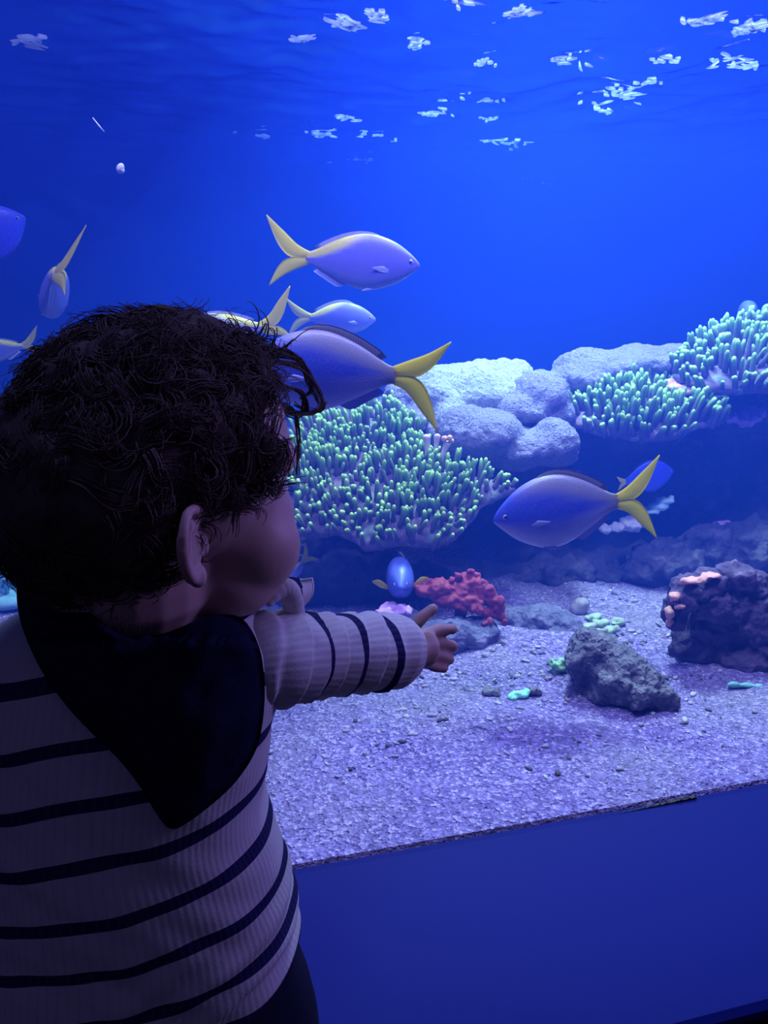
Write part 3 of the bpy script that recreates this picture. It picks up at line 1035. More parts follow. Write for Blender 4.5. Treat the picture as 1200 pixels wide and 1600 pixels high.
        if 'pelvic' in fins:
            d = MB()
            s2 = .33
            b0 = Vector((X(s2), sd * .03 * BL, -lerp_tab(BOT, s2) * BL * deep + pz + .02 * BL))
            le = catmull([b0, b0 + Vector((-.07, sd * .015, -.035)) * BL, b0 + Vector((-.17, sd * .02, -.055)) * BL], 4)
            te = catmull([b0 + Vector((-.06, 0, 0)) * BL, b0 + Vector((-.12, sd * .012, -.015)) * BL, b0 + Vector((-.175, sd * .02, -.052)) * BL], 4)
            fin_solid(d, le, te, Vector((0, 1, 0)), .004 * BL)
            d.build('pelvic_fin', m_pfin, o)
        s = .085
        ye = lerp_tab(WID, s) * BL * .86 * wide
        e = MB()
        e.add(*ellipsoid(Vector((X(s), sd * ye, .018 * BL)), (.024 * BL, .010 * BL, .024 * BL), nu=14, nv=10))
        eo = e.build('eye', m_ring, o)
        e = MB()
        e.add(*ellipsoid(Vector((X(s), sd * (ye + .006 * BL), .018 * BL)), (.014 * BL, .007 * BL, .014 * BL), nu=12, nv=8))
        e.build('pupil', m_eye, eo)
    return o


# yellow-tailed fusiliers
fish('topmost lilac fish with yellow forked tail swimming right in open water', 567, 408, 1.50, 178, 2, -4, 0, .97, 'lilac', tail_up=1.0, tail_dn=.85)
fish('small yellow-tailed fish swimming right, just above the large fish back', 535, 497, 2.05, 104, 3, -2, 0, .98, 'lilac', tail_up=.85, tail_dn=.95, dorsal_h=.04)
fish('yellow-tailed fish swimming left, its head hidden by the child curls', 336, 518, 1.62, 150, 194, -6, 0, .8, 'lilac', tail_up=1.15, tail_dn=.62, tail_yaw=8)
fish('largest fish, lavender with dusky back fin, swimming left above the middle coral', 502, 578, 1.12, 235, 184, 4, 0, 1.08, 'blue', tail_up=.75, tail_dn=1.2, dorsal_h=.042)
fish('blue-flanked yellow-tailed fish swimming left below the lavender boulder coral', 869, 797, 1.25, 200, 187, -7, 0, 1.22, 'blue', tail_up=.98, tail_dn=1.18, dorsal_h=.035)
fish('pale fish seen from behind with raised yellow tail at the upper left', 85, 455, 1.70, 110, 113, -17, 20, .86, 'lilac', tail_up=1.05, tail_dn=.75, tail_yaw=24, length=.24, wide=1.2)
fish('half hidden yellow tail of a fish left of the child hair', -6, 548, 1.9, 90, 203, -10, 0, .9, 'lilac', length=.12)
# others
fish('deep blue surgeonfish cut by the left edge of the picture', -22, 366, 1.60, 130, 18, 24, 0, 1.3, 'tang', group=None, name='surgeonfish', pect=(0, 0), fins=('dorsal',))
fish('small bright blue fish seen head-on under the middle coral', 625, 900, 1.50, 80, -90, 4, 4, 1.0, 'oval', group=None, name='blue_fish', length=.165, fins=(), wide=1.75)
fish('deep blue surgeonfish resting behind the yellow tail of the lower fish', 1015, 744, 1.80, 80, 10, 10, 0, 1.3, 'tang', group=None, name='surgeonfish', pect=(0, 0), fins=('dorsal',))
fish('pale oval fish facing the glass above the far right coral', 1167, 489, 2.2, 40, -107, 5, 0, 1.0, 'oval', group=None, name='pale_fish', length=.135, fins=(), pect=(0, 0), wide=1.9)
fish('dull little fish tail poking out beside the child chin', 452, 900, 1.56, 60, 210, -40, 0, .8, 'lilac', group=None, name='small_fish', length=.085)

# pale shell-like growths behind the lower fish tail
rock('white_shell', [(1040, 782, 1.84, 14, 5, .02), (1030, 790, 1.84, 16, 6, .02), (1018, 798, 1.84, 14, 5, .02), (1050, 776, 1.84, 5, 4, .01)],
     plain('cyan_white_shell', (.55, .85, .92), .5, .2, 60, .3, .003), 'bright cyan shell edge poking out behind the lower yellow tail', 'shell', .003, .004, 60, 40)
rock('white_coral', [(985, 818, 1.84, 16, 10, .03), (965, 824, 1.84, 14, 7, .02), (1000, 815, 1.85, 8, 9, .02), (945, 826, 1.84, 10, 5, .02)],
     plain('white_coral', (.75, .72, .88), .7, .3, 60, .6, .006), 'whitish coral skeleton right under the lower fish tail stem', 'coral', .003, .010, 60, 41)
# drifting specks
m_speck = plain('pale_speck', (.9, .92, .85), .4, .1, 100, .1, .001)
mb = MB()
c = P(188, 263, 1.25)
mb.add(*ellipsoid((0, 0, 0), (.0055, .004, .0075), Matrix.Rotation(.5, 3, 'Y')))
mb.add(*ellipsoid((.002, 0, -.003), (.004, .003, .004)))
sp = mb.build('drifting_flake', m_speck)
sp.location = c
tag(sp, 'round white flake drifting in the water at upper left', 'flake')
mb = MB()
mb.add(*tube([P(145, 184, 1.3), P(155, 197, 1.3), P(163, 206, 1.3)], [.0008, .0012, .0006], 6))
sp = mb.build('drifting_shred', m_speck)
tag(sp, 'thin pale shred drifting slantwise at upper left', 'shred')

# light glints of the ripples modelled as thin pale slivers, seen from below
k = N('ripple_glints')
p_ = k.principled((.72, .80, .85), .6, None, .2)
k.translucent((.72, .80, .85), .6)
m_glint = k.m
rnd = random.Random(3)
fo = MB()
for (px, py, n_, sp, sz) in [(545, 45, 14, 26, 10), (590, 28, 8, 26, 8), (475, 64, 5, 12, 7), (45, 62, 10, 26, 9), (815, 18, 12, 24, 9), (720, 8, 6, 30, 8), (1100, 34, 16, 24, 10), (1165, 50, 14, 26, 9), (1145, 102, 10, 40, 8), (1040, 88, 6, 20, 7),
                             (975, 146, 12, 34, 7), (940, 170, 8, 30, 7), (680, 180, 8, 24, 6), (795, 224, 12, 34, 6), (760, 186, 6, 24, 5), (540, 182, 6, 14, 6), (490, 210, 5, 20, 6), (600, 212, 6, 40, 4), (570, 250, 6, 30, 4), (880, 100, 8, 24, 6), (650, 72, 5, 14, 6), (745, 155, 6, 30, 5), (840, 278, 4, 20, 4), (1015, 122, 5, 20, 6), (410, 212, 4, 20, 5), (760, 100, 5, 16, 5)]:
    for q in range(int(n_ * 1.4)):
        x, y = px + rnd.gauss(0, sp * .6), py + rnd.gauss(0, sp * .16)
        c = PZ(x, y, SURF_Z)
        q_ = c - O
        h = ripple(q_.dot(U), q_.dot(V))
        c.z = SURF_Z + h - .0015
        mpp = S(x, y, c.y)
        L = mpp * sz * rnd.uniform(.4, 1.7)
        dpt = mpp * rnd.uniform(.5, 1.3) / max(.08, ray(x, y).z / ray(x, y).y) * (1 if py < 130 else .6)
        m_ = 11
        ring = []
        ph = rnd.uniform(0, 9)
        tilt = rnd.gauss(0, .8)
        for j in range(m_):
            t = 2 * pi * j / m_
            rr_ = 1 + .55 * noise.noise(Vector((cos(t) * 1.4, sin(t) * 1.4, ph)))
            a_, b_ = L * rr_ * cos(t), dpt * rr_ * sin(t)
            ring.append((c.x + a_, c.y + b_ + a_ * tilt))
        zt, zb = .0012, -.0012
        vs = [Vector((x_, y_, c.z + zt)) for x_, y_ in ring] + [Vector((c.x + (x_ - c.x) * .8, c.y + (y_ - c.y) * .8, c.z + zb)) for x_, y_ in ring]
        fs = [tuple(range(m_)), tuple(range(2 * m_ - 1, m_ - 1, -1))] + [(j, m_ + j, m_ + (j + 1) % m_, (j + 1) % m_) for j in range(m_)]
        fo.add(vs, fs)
tag(fo.build('ripple_glints', m_glint, smooth=False), 'scattered white light glints modelled as slivers under the water surface', 'ripple_glints', kind='stuff')

# ------------------------------------------------------------------ the child
k = N('child_skin')
m_skinp = k.principled(k.mix(k.noise(25, 3), (.56, .33, .28), (.66, .40, .34)), .5, k.bump(k.noise(400, 2), .05, .001), .35, Subsurface__Weight=.12, Subsurface__Scale=.01)
m_hair = plain('brown_hair', (.10, .062, .048), .6, .3, 200, .5, .002, .25)
k = N('striped_knit')
band = k.n('Attribute', _attribute_name='band').outputs['Fac']
rib = k.n('Attribute', _attribute_name='rib').outputs['Fac']
sw = k.n('Math', _operation='SINE', i0=rib).outputs[0]
isn = k.n('Math', _operation='LESS_THAN', i0=band, i1=0.0).outputs[0]
c = k.mix(isn, k.mix(k.noise(90, 3), (.66, .60, .56), (.76, .70, .66)), (.02, .02, .09))
c = k.mix(k.n('MapRange', Value=sw, i1=-1.0, i2=-.4, i3=.12, i4=0.0).outputs[0], c, (.20, .17, .22))
m_knit = k.principled(c, .9, k.bump(sw, .12, .0008, k.bump(k.noise(500, 2), .2, .001)), .1)
m_navy = plain('navy_fleece', (.010, .011, .035), .95, .3, 140, .5, .002, .05)
m_navyp = plain('navy_trousers', (.014, .014, .035), .9, .2, 300, .3, .001, .1)
m_shoe = plain('dark_shoe', (.02, .02, .03), .6)
m_white_eye = plain('eye_white', (.8, .78, .75), .2)
m_iris = plain('iris', (.05, .03, .02), .15)

HA = radians(48)
HF = Vector((cos(HA), sin(HA), -.01)).normalized()
HR = Vector((sin(HA), -cos(HA), 0))
HU = HR.cross(HF).normalized()
HC = P(242, 712, .48)


def H(f, r, u):
    return HC + HF * f + HR * r + HU * u


HM = Matrix((HF, HR, HU)).transposed()

body = MB()


def el(c, r): body.add(*ellipsoid(H(*c), r, HM, 32, 20))


el((.004, 0, -.001), (.082, .073, .074))
el((-.032, 0, -.012), (.062, .069, .062))
el((.034, 0, .008), (.053, .060, .056))
el((.036, 0, -.050), (.054, .063, .056))
for s_ in (1, -1):
    el((.041, s_ * .036, -.060), (.034, .032, .032))
    el((.030, s_ * .034, -.078), (.034, .026, .026))
    el((.063, s_ * .027, -.004), (.018, .026, .018))
el((.055, 0, -.090), (.024, .026, .020))
el((.088, 0, -.042), (.014, .013, .011))
el((.081, 0, -.028), (.011, .009, .016))
el((.083, 0, -.064), (.009, .017, .006))
el((.081, 0, -.074), (.009, .015, .007))
# ears: helix rim, bowl, lobe
for s_ in (1, -1):
    ec = Vector((-.028, s_ * .076, -.033))
    lean = .45

    def EP(a, b, o_):  # a forward, b up, o_ outward
        return H(ec.x + .9 * a - .35 * o_, ec.y + s_ * (o_ - a * lean), ec.z + .9 * b)

    pts = [EP(*q) for q in ((.010, -.004, -.004), (.012, .010, .002), (.006, .020, .006), (-.006, .023, .008), (-.014, .014, .010), (-.016, .002, .010), (-.012, -.010, .008), (-.005, -.019, .005), (.003, -.020, .003))]
    pc = catmull(pts, 5)
    body.add(*tube(pc, [.0028 + .0012 * (i / len(pc)) for i in range(len(pc))], 8))
    vs, fs = ellipsoid((0, 0, 0), (.014, .005, .021), None, 18, 12)
    body.add([EP(v.x - .002, v.z + .001, v.y + .0005) for v in vs], fs)
    body.add(*ellipsoid(EP(.001, -.020, .004), (.006, .005, .007), HM, 12, 8))
    body.add(*ellipsoid(EP(.011, -.005, .001), (.0035, .0045, .006), HM, 10, 8))
    pts = [EP(.004, .012, .004), EP(-.005, .012, .006), EP(-.009, .002, .007), EP(-.006, -.008, .006)]
    body.add(*tube(catmull(pts, 4), .0022, 7))
# neck and trunk
NB = P(205, 1005, .475)
body.add(*tube(catmull([H(-.022, 0, -.03), H(-.022, 0, -.075), NB + Vector((0, 0, .01)), NB - Vector((0, 0, .06))], 6), [.052] * 7 + [.047] * 6 + [.055] * 6, 20))
HIP = P(205, 1490, .475)
trunk = [NB - Vector((0, 0, .02)), NB - Vector((0, 0, .06)), NB.lerp(HIP, .4), NB.lerp(HIP, .75), HIP, HIP - Vector((0, 0, .05))]
body.add(*tube(catmull(trunk, 5), [.04] + [.046, .050, .053, .055] + [.055] * 16 + [.055, .054, .052, .050, .045], 20))
# right arm, reaching for the glass
ARM = [P(405, 1030, .475), P(470, 1024, .503), P(560, 1022, .541), P(630, 1018, .572), P(655, 1014, .583)]
arm_c = catmull(ARM, 8)
body.add(*tube(arm_c, [.022 - .008 * i / (len(arm_c) - 1) for i in range(len(arm_c))], 14))
# palm and fingers of the reaching hand
w0, w1 = P(646, 1014, .580), P(667, 1012, .592)
body.add(*tube(catmull([w0, P(657, 1013, .586), w1], 4), [.014, .015, .0155, .016, .0165, .0165, .016, .015, .012], 14))
fing = [  # base, middle, tip (px, py, depth), radius
    [(664, 991, .590), (686, 984, .602), (708, 983, .611), .0052],
    [(669, 1007, .592), (691, 1005, .606), (709, 1010, .615), .0053],
    [(669, 1022, .590), (688, 1025, .602), (703, 1031, .609), .0052],
    [(664, 1036, .586), (680, 1042, .596), (694, 1045, .602), .0046],
    [(640, 990, .576), (658, 966, .578), (677, 951, .584), .0053],
]
for a, b_, c, r in fing:
    pp = catmull([P(*a), P(*b_), P(*c)], 6)
    n_ = len(pp)
    body.add(*tube(pp, [r * (1.06 - .18 * i / n_) * (1 + .05 * cos(2 * pi * i / 6)) for i in range(n_)], 10))
    body.add(*ellipsoid(pp[-1], (r * .86,) * 3, None, 10, 8))
# left arm hanging
LARM = catmull([P(0, 1020, .485), P(-60, 1130, .49), P(-75, 1260, .475), P(-55, 1380, .45)], 6)
body.add(*tube(LARM, [.030 - .012 * i / (len(LARM) - 1) for i in range(len(LARM))], 14))
LW = LARM[-1]
body.add(*ellipsoid(LW + Vector((.002, -.002, -.02)), (.019, .012, .024), None, 14, 10))
for i in range(4):
    b0 = LW + Vector((-.014 + .0095 * i, -.002, -.038))
    L_ = (.020, .024, .023, .018)[i]
    pp = [b0, b0 + Vector((0, .004, -L_ * .55)), b0 + Vector((0, .012, -L_))]
    body.add(*tube(catmull(pp, 4), .0055, 9))
    body.add(*ellipsoid(pp[-1], (.0052,) * 3, None, 8, 6))
body.add(*tube(catmull([LW + Vector((.014, .002, -.012)), LW + Vector((.022, .008, -.026)), LW + Vector((.021, .013, -.038))], 4), .006, 9))
# legs and feet
FEET = []
for s_ in (1, -1):
    hipj = HIP + Vector((s_ * .045, 0, -.03))
    foot = Vector((HIP.x + s_ * .055, .455, .045))
    knee = hipj.lerp(foot, .5) + Vector((s_ * .004, .012, 0))
    pp = catmull([hipj, knee, foot], 6)
    body.add(*tube(pp, [.05 - .026 * i / (len(pp) - 1) for i in range(len(pp))], 14))
    body.add(*ellipsoid(foot + Vector((.004, .03, -.022)), (.024, .052, .018), None, 16, 10))
    FEET.append((hipj, knee, foot))
def soften_face(me):
    """extra smoothing of cheeks and brow, ears and hands left alone"""
    o = bpy.data.objects.new('tmp', me)
    COL.objects.link(o)
    g = o.vertex_groups.new(name='face')
    inv = HM.transposed()
    for v in me.vertices:
        q = inv @ (v.co - HC)
        if abs(q.y) < .066 and q.x > -.02 and -.115 < q.z < .05:
            near = min(1, max(0, (.066 - abs(q.y)) / .012)) * min(1, max(0, (q.x + .02) / .03))
            mid = .35 if abs(q.y) < .02 and -.08 < q.z < -.02 and q.x > .07 else 1
            g.add([v.index], near * mid, 'REPLACE')
    sm = o.modifiers.new('s', 'SMOOTH')
    sm.iterations = 30
    sm.factor = .5
    sm.vertex_group = 'face'
    dg = bpy.context.evaluated_depsgraph_get()
    dg.update()
    out = bpy.data.meshes.new_from_object(o.evaluated_get(dg))
    bpy.data.objects.remove(o)
    return out


person = link_mesh('person', soften_face(fuse(body, .0019, 5, .5)), m_skinp)
tag(person, 'curly-haired toddler in a striped knit sweater seen from behind, pointing at the glass', 'person')
for s_ in (1, -1):
    e = MB(); e.add(*ellipsoid(H(.0675, s_ * .029, -.027), (.0105, .0105, .0105), HM, 16, 12))
    eo = e.build('eye', m_white_eye, person)
    e = MB(); e.add(*ellipsoid(H(.0755, s_ * .029, -.027), (.0035, .005, .005), HM, 12, 8))
    e.build('iris', m_iris, eo)

# sweater -------------------------------------------------------
sweat = MB()
RINGS = [  # py, left px, right px, depth, half thickness (m)
    (1535, -30, 428, .478, .078), (1525, -36, 446, .478, .082), (1500, -38, 456, .478, .083), (1465, -38, 462, .478, .083), (1430, -38, 460, .477, .082), (1390, -36, 455, .477, .080),
    (1350, -36, 444, .476, .079), (1300, -35, 428, .475, .077), (1265, -34, 414, .475, .076), (1230, -34, 411, .475, .075), (1190, -36, 416, .475, .074), (1150, -38, 423, .475, .073),
    (1110, -40, 432, .475, .071), (1070, -40, 440, .475, .069), (1030, -38, 442, .475, .066), (1000, -28, 434, .475, .062), (980, -8, 418, .476, .057), (962, 25, 392, .477, .052), (948, 62, 352, .478, .047), (940, 90, 318, .478, .043)]
zz = [P(200, r[0], r[3]).z for r in RINGS]
dense = []
tab = list(zip(zz, RINGS))
NRG = 150
order = sorted(range(len(zz)), key=lambda i: zz[i])


def ring_at(z):
    out = []
    for c_ in range(5):
        t_ = [(zz[i], RINGS[i][c_]) for i in order]
        out.append(lerp_tab(t_, z))
    return out


rs_, band_, rib_ = [], [], []
NA = 140
XC = P(205, 1250, .475).x
for i in range(NRG + 1):
    z = zz[order[0]] + (zz[order[-1]] - zz[order[0]]) * i / NRG
    py, L_, R_, d, ry = ring_at(z)
    a, b_ = P(L_, py, d), P(R_, py, d)
    cx, rx = (a.x + b_.x) / 2, (b_.x - a.x) / 2
    for j in range(NA + 1):
        t = 2 * pi * j / NA + .5 * pi
        sx, sy = cos(t), sin(t)
        ex = .85
        p = Vector((cx + rx * abs(sx) ** ex * (1 if sx > 0 else -1), d + ry * abs(sy) ** ex * (1 if sy > 0 else -1), z))
        # drapes and folds
        q = Vector((p.x * 9, p.y * 9, p.z * 22 + p.x * 14))
        fold = .0032 * noise.noise(q) + .0018 * noise.noise(q * 2.1)
        low = max(0, min(1, (.50 - z) / .14))
        fold += low * .0050 * sin((p.z - .7 * (p.x - XC)) * 210 + 2.2 * noise.noise(p * 14)) * max(0, sx) ** .5 if sx > 0 else 0
        nrm = Vector((sx / max(rx, .01), sy / max(ry, .01), 0)).normalized()
        p += nrm * fold
        rs_.append(p)
        s = (p.z - .20 * (p.x - XC) + .006 * noise.noise(p * 13)) / .0385
        fr_ = s - math.floor(s)
        band_.append((min(fr_, 1 - fr_) - .115) * .0385)
        rib_.append(t * 120)
sweat.add(rs_, ring_faces(NRG + 1, NA + 1, cap=False, closed=False), band=band_, rib=rib_)
# thickness of hem: turn the bottom ring inwards
sweater = sweat.build('sweater', m_knit, person)
so = sweater.modifiers.new('thickness', 'SOLIDIFY')
so.thickness = .004
so.offset = -1


def sleeve(path, rads, stripes, name, nfold, seed):
    n = 120
    pts = catmull(path, 40)
    L = [0]
    for a, b_ in zip(pts, pts[1:]): L.append(L[-1] + (b_ - a).length)
    tot = L[-1]
    samp, rr_ = [], []
    for i in range(n + 1):
        s = tot * i / n
        j = next((q for q in range(len(L) - 1) if L[q + 1] >= s), len(L) - 2)
        t = (s - L[j]) / max(L[j + 1] - L[j], 1e-9)
        samp.append(pts[j].lerp(pts[j + 1], t))
        rr_.append(lerp_tab(rads, i / n))
    NAA = 72
    vs, _ = tube(samp, rr_, NAA)
    bd, rb = [], []
    out = []
    for i in range(n + 1):
        s = i / n
        for j in range(NAA):
            p = vs[i * NAA + j]
            nrm = (p - samp[i]).normalized()
            wav = s * nfold + .35 * sin(2 * pi * j / NAA + seed) + .25 * noise.noise(p * 20)
            fr_ = wav - math.floor(wav)
            saw = (fr_ ** .7) if fr_ < .8 else (1 - (fr_ - .8) / .2)
            cuff = 1 if s < .83 else .2
            p = p + nrm * (.0042 * (saw - .4) * cuff + .0012 * noise.noise(p * 60))
            out.append(p)
            sl = (s + .012 * noise.noise(p * 15)) * tot
            bd.append(min(abs(sl - q * tot) for q in stripes) - .0036)
            rb.append(j * 2 * pi / NAA * 36)
    # turn the cuff in
    for e, off in ((.80, .004), (.75, -.012)):
        for j in range(NAA):
            c0 = samp[-1] + (samp[-1] - samp[-2]).normalized() * (.0 + off if off < 0 else off * .4)
            out.append(c0 + (vs[n * NAA + j] - samp[-1]) * (e if off < 0 else .93))
            bd.append(1); rb.append(j * 2 * pi / NAA * 36)
    s_ = MB()
    s_.add(out, ring_faces(n + 3, NAA, cap=False), band=bd, rib=rb)
    o = s_.build(name, m_knit, sweater)
    return o


sleeve([P(330, 1050, .455), P(400, 1034, .474), P(450, 1028, .494), P(500, 1024, .516), P(560, 1020, .541), P(602, 1017, .560), P(634, 1015, .573)],
       [(0, .020), (.16, .029), (.27, .0318), (.45, .0292), (.7, .0288), (.85, .0290), (.95, .0284), (1, .0245)], (.40, .61, .80), 'sleeve', 9, 1.2)
sleeve([P(60, 1030, .485), P(-10, 1050, .488), P(-45, 1100, .49), P(-68, 1180, .487), P(-76, 1280, .472), P(-62, 1350, .458)],
       [(0, .022), (.2, .033), (.4, .034), (.6, .032), (.85, .033), (1, .029)], (.14, .38, .62, .82), 'sleeve', 5, 3.0)

# ruffle over the right shoulder seam
ruf = MB()


def ruffle_tube(pts, rads):
    pc = catmull(pts, 8)
    rr_ = [lerp_tab(rads, i / (len(pc) - 1)) for i in range(len(pc))]
    vs, fs = tube(pc, rr_, 24)
    bd = [1.0] * len(vs)
    rb = [i // 24 * 1.9 for i in range(len(vs))]
    ruf.add(vs, fs, band=bd, rib=rb)


ruffle_tube([P(418, 945, .478), P(436, 922, .488), P(450, 922, .494), P(458, 945, .498), P(463, 975, .502), P(466, 1000, .502)],
            [(0, .002), (.2, .006), (.5, .0075), (.8, .006), (1, .003)])
ruffle_tube([P(455, 990, .497), P(466, 1005, .502), P(470, 1030, .500), P(464, 1062, .494), P(452, 1094, .486)],
            [(0, .003), (.25, .007), (.5, .0035), (1, .003)])
# open flap standing up behind the roll
A = [(438, 908, .492), (452, 903, .497), (470, 906, .507), (487, 904, .514)]
B = [(446, 935, .490), (458, 948, .494), (466, 952, .500), (472, 950, .506)]
fa, fb = catmull([P(*q) for q in A], 8), catmull([P(*q) for q in B], 8)
n0 = len(fa)
vs, bd = [], []
for sgn in (0, 1):
    for i in range(n0):
        for j in range(9):
            t = j / 8
            p = fa[i].lerp(fb[i], t) + Vector((.004, -.004, 0)) * sin(pi * t) + Vector((.0006, .0022, 0)) * sgn
            vs.append(p); bd.append((abs(i / (n0 - 1) - .42) - .17) * .02)
fs = []
for sgn in (0, 1):
    for i in range(n0 - 1):
        for j in range(8):
            a = sgn * n0 * 9 + i * 9 + j
            q = (a, a + 1, a + 10, a + 9)
            fs.append(q if sgn else tuple(reversed(q)))
k_ = n0 * 9
for i in range(n0 - 1):
    for j in (0, 8):
        fs.append((i * 9 + j, (i + 1) * 9 + j, k_ + (i + 1) * 9 + j, k_ + i * 9 + j))
for j in range(8):
    for i in (0, n0 - 1):
        fs.append((i * 9 + j, i * 9 + j + 1, k_ + i * 9 + j + 1, k_ + i * 9 + j))
ruf.add(vs, fs, band=bd, rib=[0.0] * len(vs))
ruf.build('shoulder_ruffle', m_knit, sweater)

# navy hood lying on the back ------------------------------------
hout = [(28, 905), (43, 874), (68, 872), (100, 898), (132, 940), (168, 975), (212, 994), (262, 988), (305, 970), (345, 960), (380, 968), (404, 1008), (413, 1060), (412, 1115), (400, 1172), (368, 1222), (325, 1262), (284, 1291), (264, 1294), (246, 1274), (222, 1234), (190, 1192), (150, 1152), (108, 1108), (66, 1050), (38, 990), (27, 945)]
hc = catmull([Vector((x, y, 0)) for x, y in [hout[-1]] + hout + hout[:2]], 5)[5:-6]
n_ = len(hc)


def back_d(px, py):
    py_c = max(945, min(1530, py))
    q = max(-.97, min(.97, (px - 203) / 268))
    th = .072 if py_c > 1000 else .05
    return .475 - th * sqrt(1 - q * q) * .97


hd = MB()
NR = 16
for side in (0, 1):
    for r in range(NR + 1):
        f_ = max(.002, r / NR)
        for q in hc:
            px, py = 232 + (q.x - 232) * f_, 1085 + (q.y - 1085) * f_
            d = back_d(px, py)
            if py < 985: d += (985 - py) * .00042
            edge = sqrt(max(0, 1 - f_ ** 4))
            puff = (.006 + .020 * edge) + .007 * edge * noise.noise(Vector((px * .012, py * .009, 2))) + .003 * noise.noise(Vector((px * .03 + py * .01, py * .02, 5)))
            if side: puff = -.002 - .004 * edge
            hd.v.append(P(px, py, d - puff))
st = (NR + 1) * n_
for side in (0, 1):
    for r in range(NR):
        for i in range(n_):
            j = (i + 1) % n_
            q = (side * st + r * n_ + i, side * st + r * n_ + j, side * st + (r + 1) * n_ + j, side * st + (r + 1) * n_ + i)
            hd.f.append(tuple(reversed(q)) if side else q)
for i in range(n_):
    j = (i + 1) % n_
    hd.f.append((NR * n_ + i, st + NR * n_ + i, st + NR * n_ + j, NR * n_ + j))
hood = hd.build('hood', m_navy, sweater)
hood['label'] = 'plain navy pointed hood hanging down the back'
# neckband round the throat
nb = MB()
pp = []
for i in range(25):
    t = 2 * pi * i / 24
    pp.append(NB + Vector((.054 * cos(t), .006 + .046 * sin(t), .004 + .012 * sin(t) - .014 * cos(t))))
nb.add(*tube(pp, .012, 12))
nb.build('neckband', m_navy, sweater)

# trousers and shoes ----------------------------------------------
tr = MB()
WR = [(1470, 10, 440, .478, .078), (1500, -20, 466, .479, .086), (1545, -30, 482, .482, .092), (1600, -40, 500, .484, .092), (1680, -40, 500, .484, .085), (1740, -20, 480, .484, .07)]
for py, L_, R_, d, ry in WR:
    a, b_ = P(L_, py, d), P(R_, py, d)
    for j in range(40):
        t = 2 * pi * j / 40
        p = Vector(((a.x + b_.x) / 2 + (b_.x - a.x) / 2 * cos(t), d + ry * sin(t), a.z))
        tr.v.append(p + Vector((cos(t), sin(t), 0)) * .004 * noise.noise(p * 25))
tr.f = [tuple(reversed(q)) for q in ring_faces(len(WR), 40)]
for hipj, knee, foot in FEET:
    pp = catmull([hipj + Vector((0, .008, -.01)), knee, foot + Vector((0, 0, .015))], 8)
    tr.add(*tube(pp, [.072 - .036 * (i / (len(pp) - 1)) ** .8 for i in range(len(pp))], 24))
trousers = link_mesh('trousers', fuse(tr, .005, 4), m_navyp, person)
for hipj, knee, foot in FEET:
    sh = MB()
    sh.add(*ellipsoid(foot + Vector((.004, .03, -.022)), (.031, .062, .024), None, 20, 14))
    sh.add(*ellipsoid(foot + Vector((.002, -.005, -.008)), (.030, .032, .030), None, 20, 14))
    so_ = link_mesh('shoe', fuse(sh, .004, 4), m_shoe, person)
    s2 = MB()
    s2.add(*ellipsoid(foot + Vector((.004, .026, -.038)), (.032, .064, .007), None, 20, 8))
    s2.build('sole', m_dark, so_)

# hair ------------------------------------------------------------
HL = [(0, 38), (25, 37), (45, 32), (60, 20), (78, -4), (92, -14), (104, -6), (116, -22), (128, -44), (150, -52), (180, -54)]  # azimuth from the face, lowest elevation


def hairline(az):
    return lerp_tab(HL, min(180, abs(az)))


def cranium(az, el_):
    """point and outward normal of the skull in a direction"""
    a, e = radians(az), radians(el_)
    d = Vector((cos(e) * cos(a), cos(e) * sin(a), sin(e)))
    best = 0
    for c, r in (((.004, 0, -.001), (.082, .073, .074)), ((-.032, 0, -.012), (.062, .069, .062)), ((.034, 0, .008), (.053, .060, .056))):
        c = Vector(c)
        A_ = sum((d[i] / r[i]) ** 2 for i in range(3))
        B_ = -2 * sum(d[i] * c[i] / r[i] ** 2 for i in range(3))
        C_ = sum((c[i] / r[i]) ** 2 for i in range(3)) - 1
        D_ = B_ * B_ - 4 * A_ * C_
        if D_ > 0: best = max(best, (-B_ + sqrt(D_)) / (2 * A_))
    return d * best, d


def thick(az, el_):
    e = el_ - hairline(az)
    t = .009 + .004 * noise.noise(Vector((az * .035, el_ * .05, 1.0))) + .004 * noise.noise(Vector((az * .09, el_ * .11, 4.0)))
    if el_ > 10 and abs(az) < 60: t += .005
    if el_ > 25 and abs(az) > 100: t -= .003
    return t * min(1, max(0, e / 14)) - .003 * (1 if e < 1 else 0)


hs = MB()
NAZ, NEL = 120, 48
for i in range(NEL + 1):
    for j in range(NAZ):
        az = -180 + 360 * j / NAZ
        h0 = hairline(az)
        el_ = h0 + (90 - h0) * (i / NEL)
        p, d = cranium(az, el_)
        p = p + d * thick(az, el_)
        hs.v.append(H(*p))
hs.f = [tuple(reversed(q)) for q in ring_faces(NEL + 1, NAZ, cap=False)]
hs.f = [tuple(reversed(q)) for q in hs.f]
rnd = random.Random(11)


def strand(root, d0, nrm, L, curl, r0, n=9, grav=.0, wob=.15):
    pts = [root]
    d = d0.normalized()
    ax = nrm.normalized()
    for i in range(n):
        rot = Matrix.Rotation(curl / n, 3, ax)
        d = (rot @ d)
        d = (d + Vector((rnd.gauss(0, wob), rnd.gauss(0, wob), rnd.gauss(0, wob) - grav)) * .35).normalized()
        pts.append(pts[-1] + d * (L / n))
    hs.add(*tube(pts, [r0 * (1 - .75 * i / n) for i in range(n + 1)], 3))


crown = Vector((-.05, 0, .07)).normalized()


def skull_r(d):
    return cranium(math.degrees(atan2(d.y, d.x)), math.degrees(math.asin(max(-1, min(1, d.z)))))[0].length


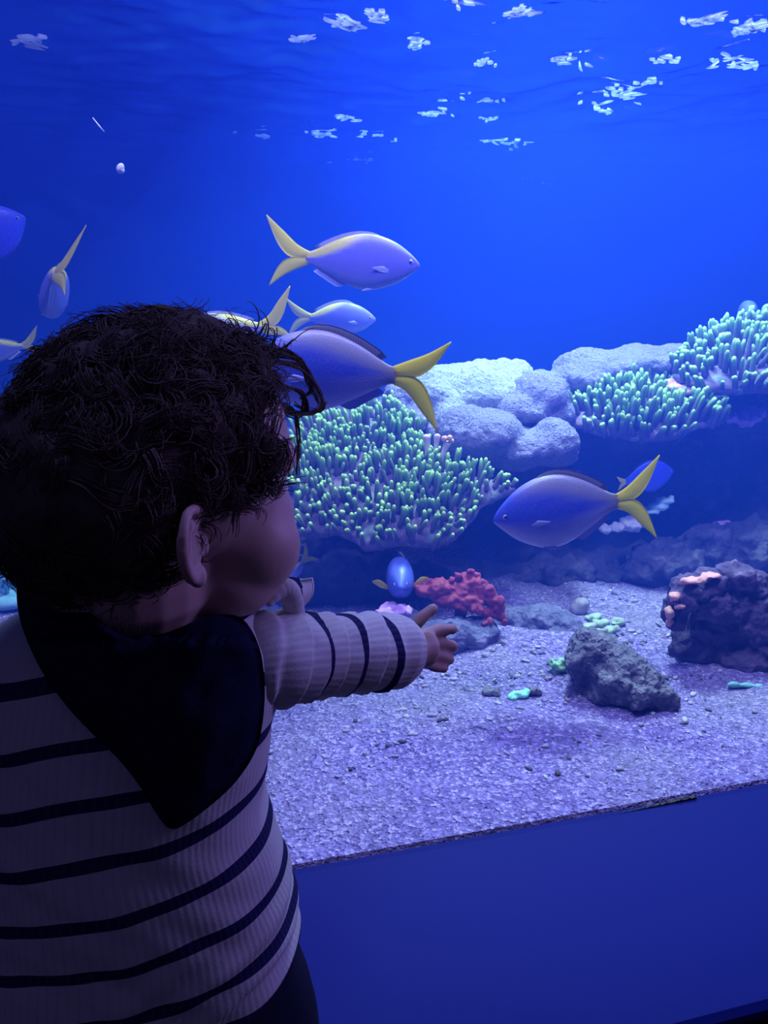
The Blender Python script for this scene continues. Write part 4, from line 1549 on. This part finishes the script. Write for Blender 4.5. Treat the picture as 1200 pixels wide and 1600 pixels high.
for q in range(900):
    # one lock: a wavy path that hugs the head, many hairs along it
    az = rnd.uniform(-180, 180)
    h0 = hairline(az) + 3
    el_ = math.degrees(math.asin(rnd.uniform(sin(radians(h0)), 1)))
    if abs(az) < 75 and el_ < h0 + 16: continue
    d = cranium(az, el_)[1].copy()
    flow = (d - crown)
    flow = (flow - d * flow.dot(d))
    if flow.length < .05: flow = Vector((rnd.gauss(0, 1), rnd.gauss(0, 1), 0))
    flow.normalize()
    loose = rnd.random() < .22
    lift0, lift1 = rnd.uniform(.004, .010), rnd.uniform(.009, .015) + (rnd.uniform(.002, .008) if loose else 0)
    steps = 14
    Ls = rnd.uniform(.028, .055)
    curl = rnd.choice((-1, 1)) * rnd.uniform(.6, 3.6)
    freq = rnd.uniform(.5, 1.5)
    ph = rnd.uniform(0, 6)
    path = []
    dd = d.copy()
    tdir = flow.copy()
    for i in range(steps + 1):
        s_ = i / steps
        path.append((dd.copy(), lift0 + (lift1 - lift0) * s_ ** 1.5 + .002 * sin(ph + 7 * s_), tdir.copy()))
        rot = Matrix.Rotation(curl / steps + .35 * sin(ph + 6.28 * freq * s_), 3, dd)
        tdir = rot @ tdir
        dd = (dd + tdir * (Ls / steps / .09)).normalized()
        tdir = (tdir - dd * tdir.dot(dd)).normalized()
    base = [dd_ * (skull_r(dd_) + h_) for dd_, h_, _ in path]
    nh = 15
    for w_ in range(nh):
        o1, o2 = rnd.gauss(0, .0034), rnd.gauss(0, .0018)
        fray = rnd.gauss(0, .0035)
        cut = rnd.randint(9, steps)
        pts = []
        for i in range(cut + 1):
            dd_, h_, t_ = path[i]
            sd_ = dd_.cross(t_)
            s_ = i / steps
            pts.append(H(*(base[i] + sd_ * (o1 * (1 - .45 * s_) + fray * s_ * s_) + dd_ * (o2 + abs(fray) * .5 * s_ * s_))))
        r0 = rnd.uniform(.0004, .00075)
        hs.add(*tube(pts, [r0 * (1 - .7 * i / cut) for i in range(cut + 1)], 3))
# forelock curls over the forehead
for q in range(60):
    az = rnd.gauss(15, 14)
    el_ = rnd.uniform(36, 50)
    p, d = cranium(az, el_)
    p = p + d * rnd.uniform(.006, .016)
    t = Vector((.5, .35 + rnd.gauss(0, .4), rnd.uniform(-.1, .6)))
    ax = Vector((rnd.gauss(0, .3), 1, rnd.gauss(0, .3)))
    strand(H(*p), HM @ t.normalized(), HM @ ax.normalized(), rnd.uniform(.022, .040), rnd.uniform(3.0, 5.5), rnd.uniform(.0004, .0008), 14, .0, .08)
for (px0, py0, pts) in [(430, 560, [(470, 575), (498, 610), (505, 635), (485, 645), (462, 632)]), (435, 555, [(462, 560), (484, 585), (486, 610), (470, 622)]), (440, 600, [(468, 612), (476, 640), (460, 650), (440, 645)]),
                        (430, 620, [(456, 640), (466, 668), (466, 705), (462, 742)]), (420, 545, [(448, 548), (470, 566), (480, 596), (500, 632)]), (430, 640, [(460, 646), (490, 644), (508, 628)])]:
    for q in range(9):
        j = lambda: rnd.gauss(0, 4)
        d0 = .525 + rnd.gauss(0, .006)
        pp = catmull([P(px0 - 25 + j(), py0 + j(), d0 - .01)] + [P(x + j() * .6, y + j() * .6, d0 + .006 * i) for i, (x, y) in enumerate(pts)], 5)
        hs.add(*tube(pp, [.0007 * (1 - .6 * i / len(pp)) for i in range(len(pp))], 3))
# wisps at the nape
for q in range(120):
    az = rnd.uniform(130, 215)
    el_ = hairline(az if az < 180 else az - 360) + rnd.uniform(-1, 8)
    p, d = cranium(az, el_)
    t = Vector((-.25, 0, -1)) + d * rnd.uniform(.1, .6)
    strand(H(*(p + d * .002)), HM @ t.normalized(), HM @ d, rnd.uniform(.015, .03), rnd.gauss(0, 1.2), .0006, 8)
hair = hs.build('hair', m_hair, person)
hair['label'] = 'tousled curly brown hair'
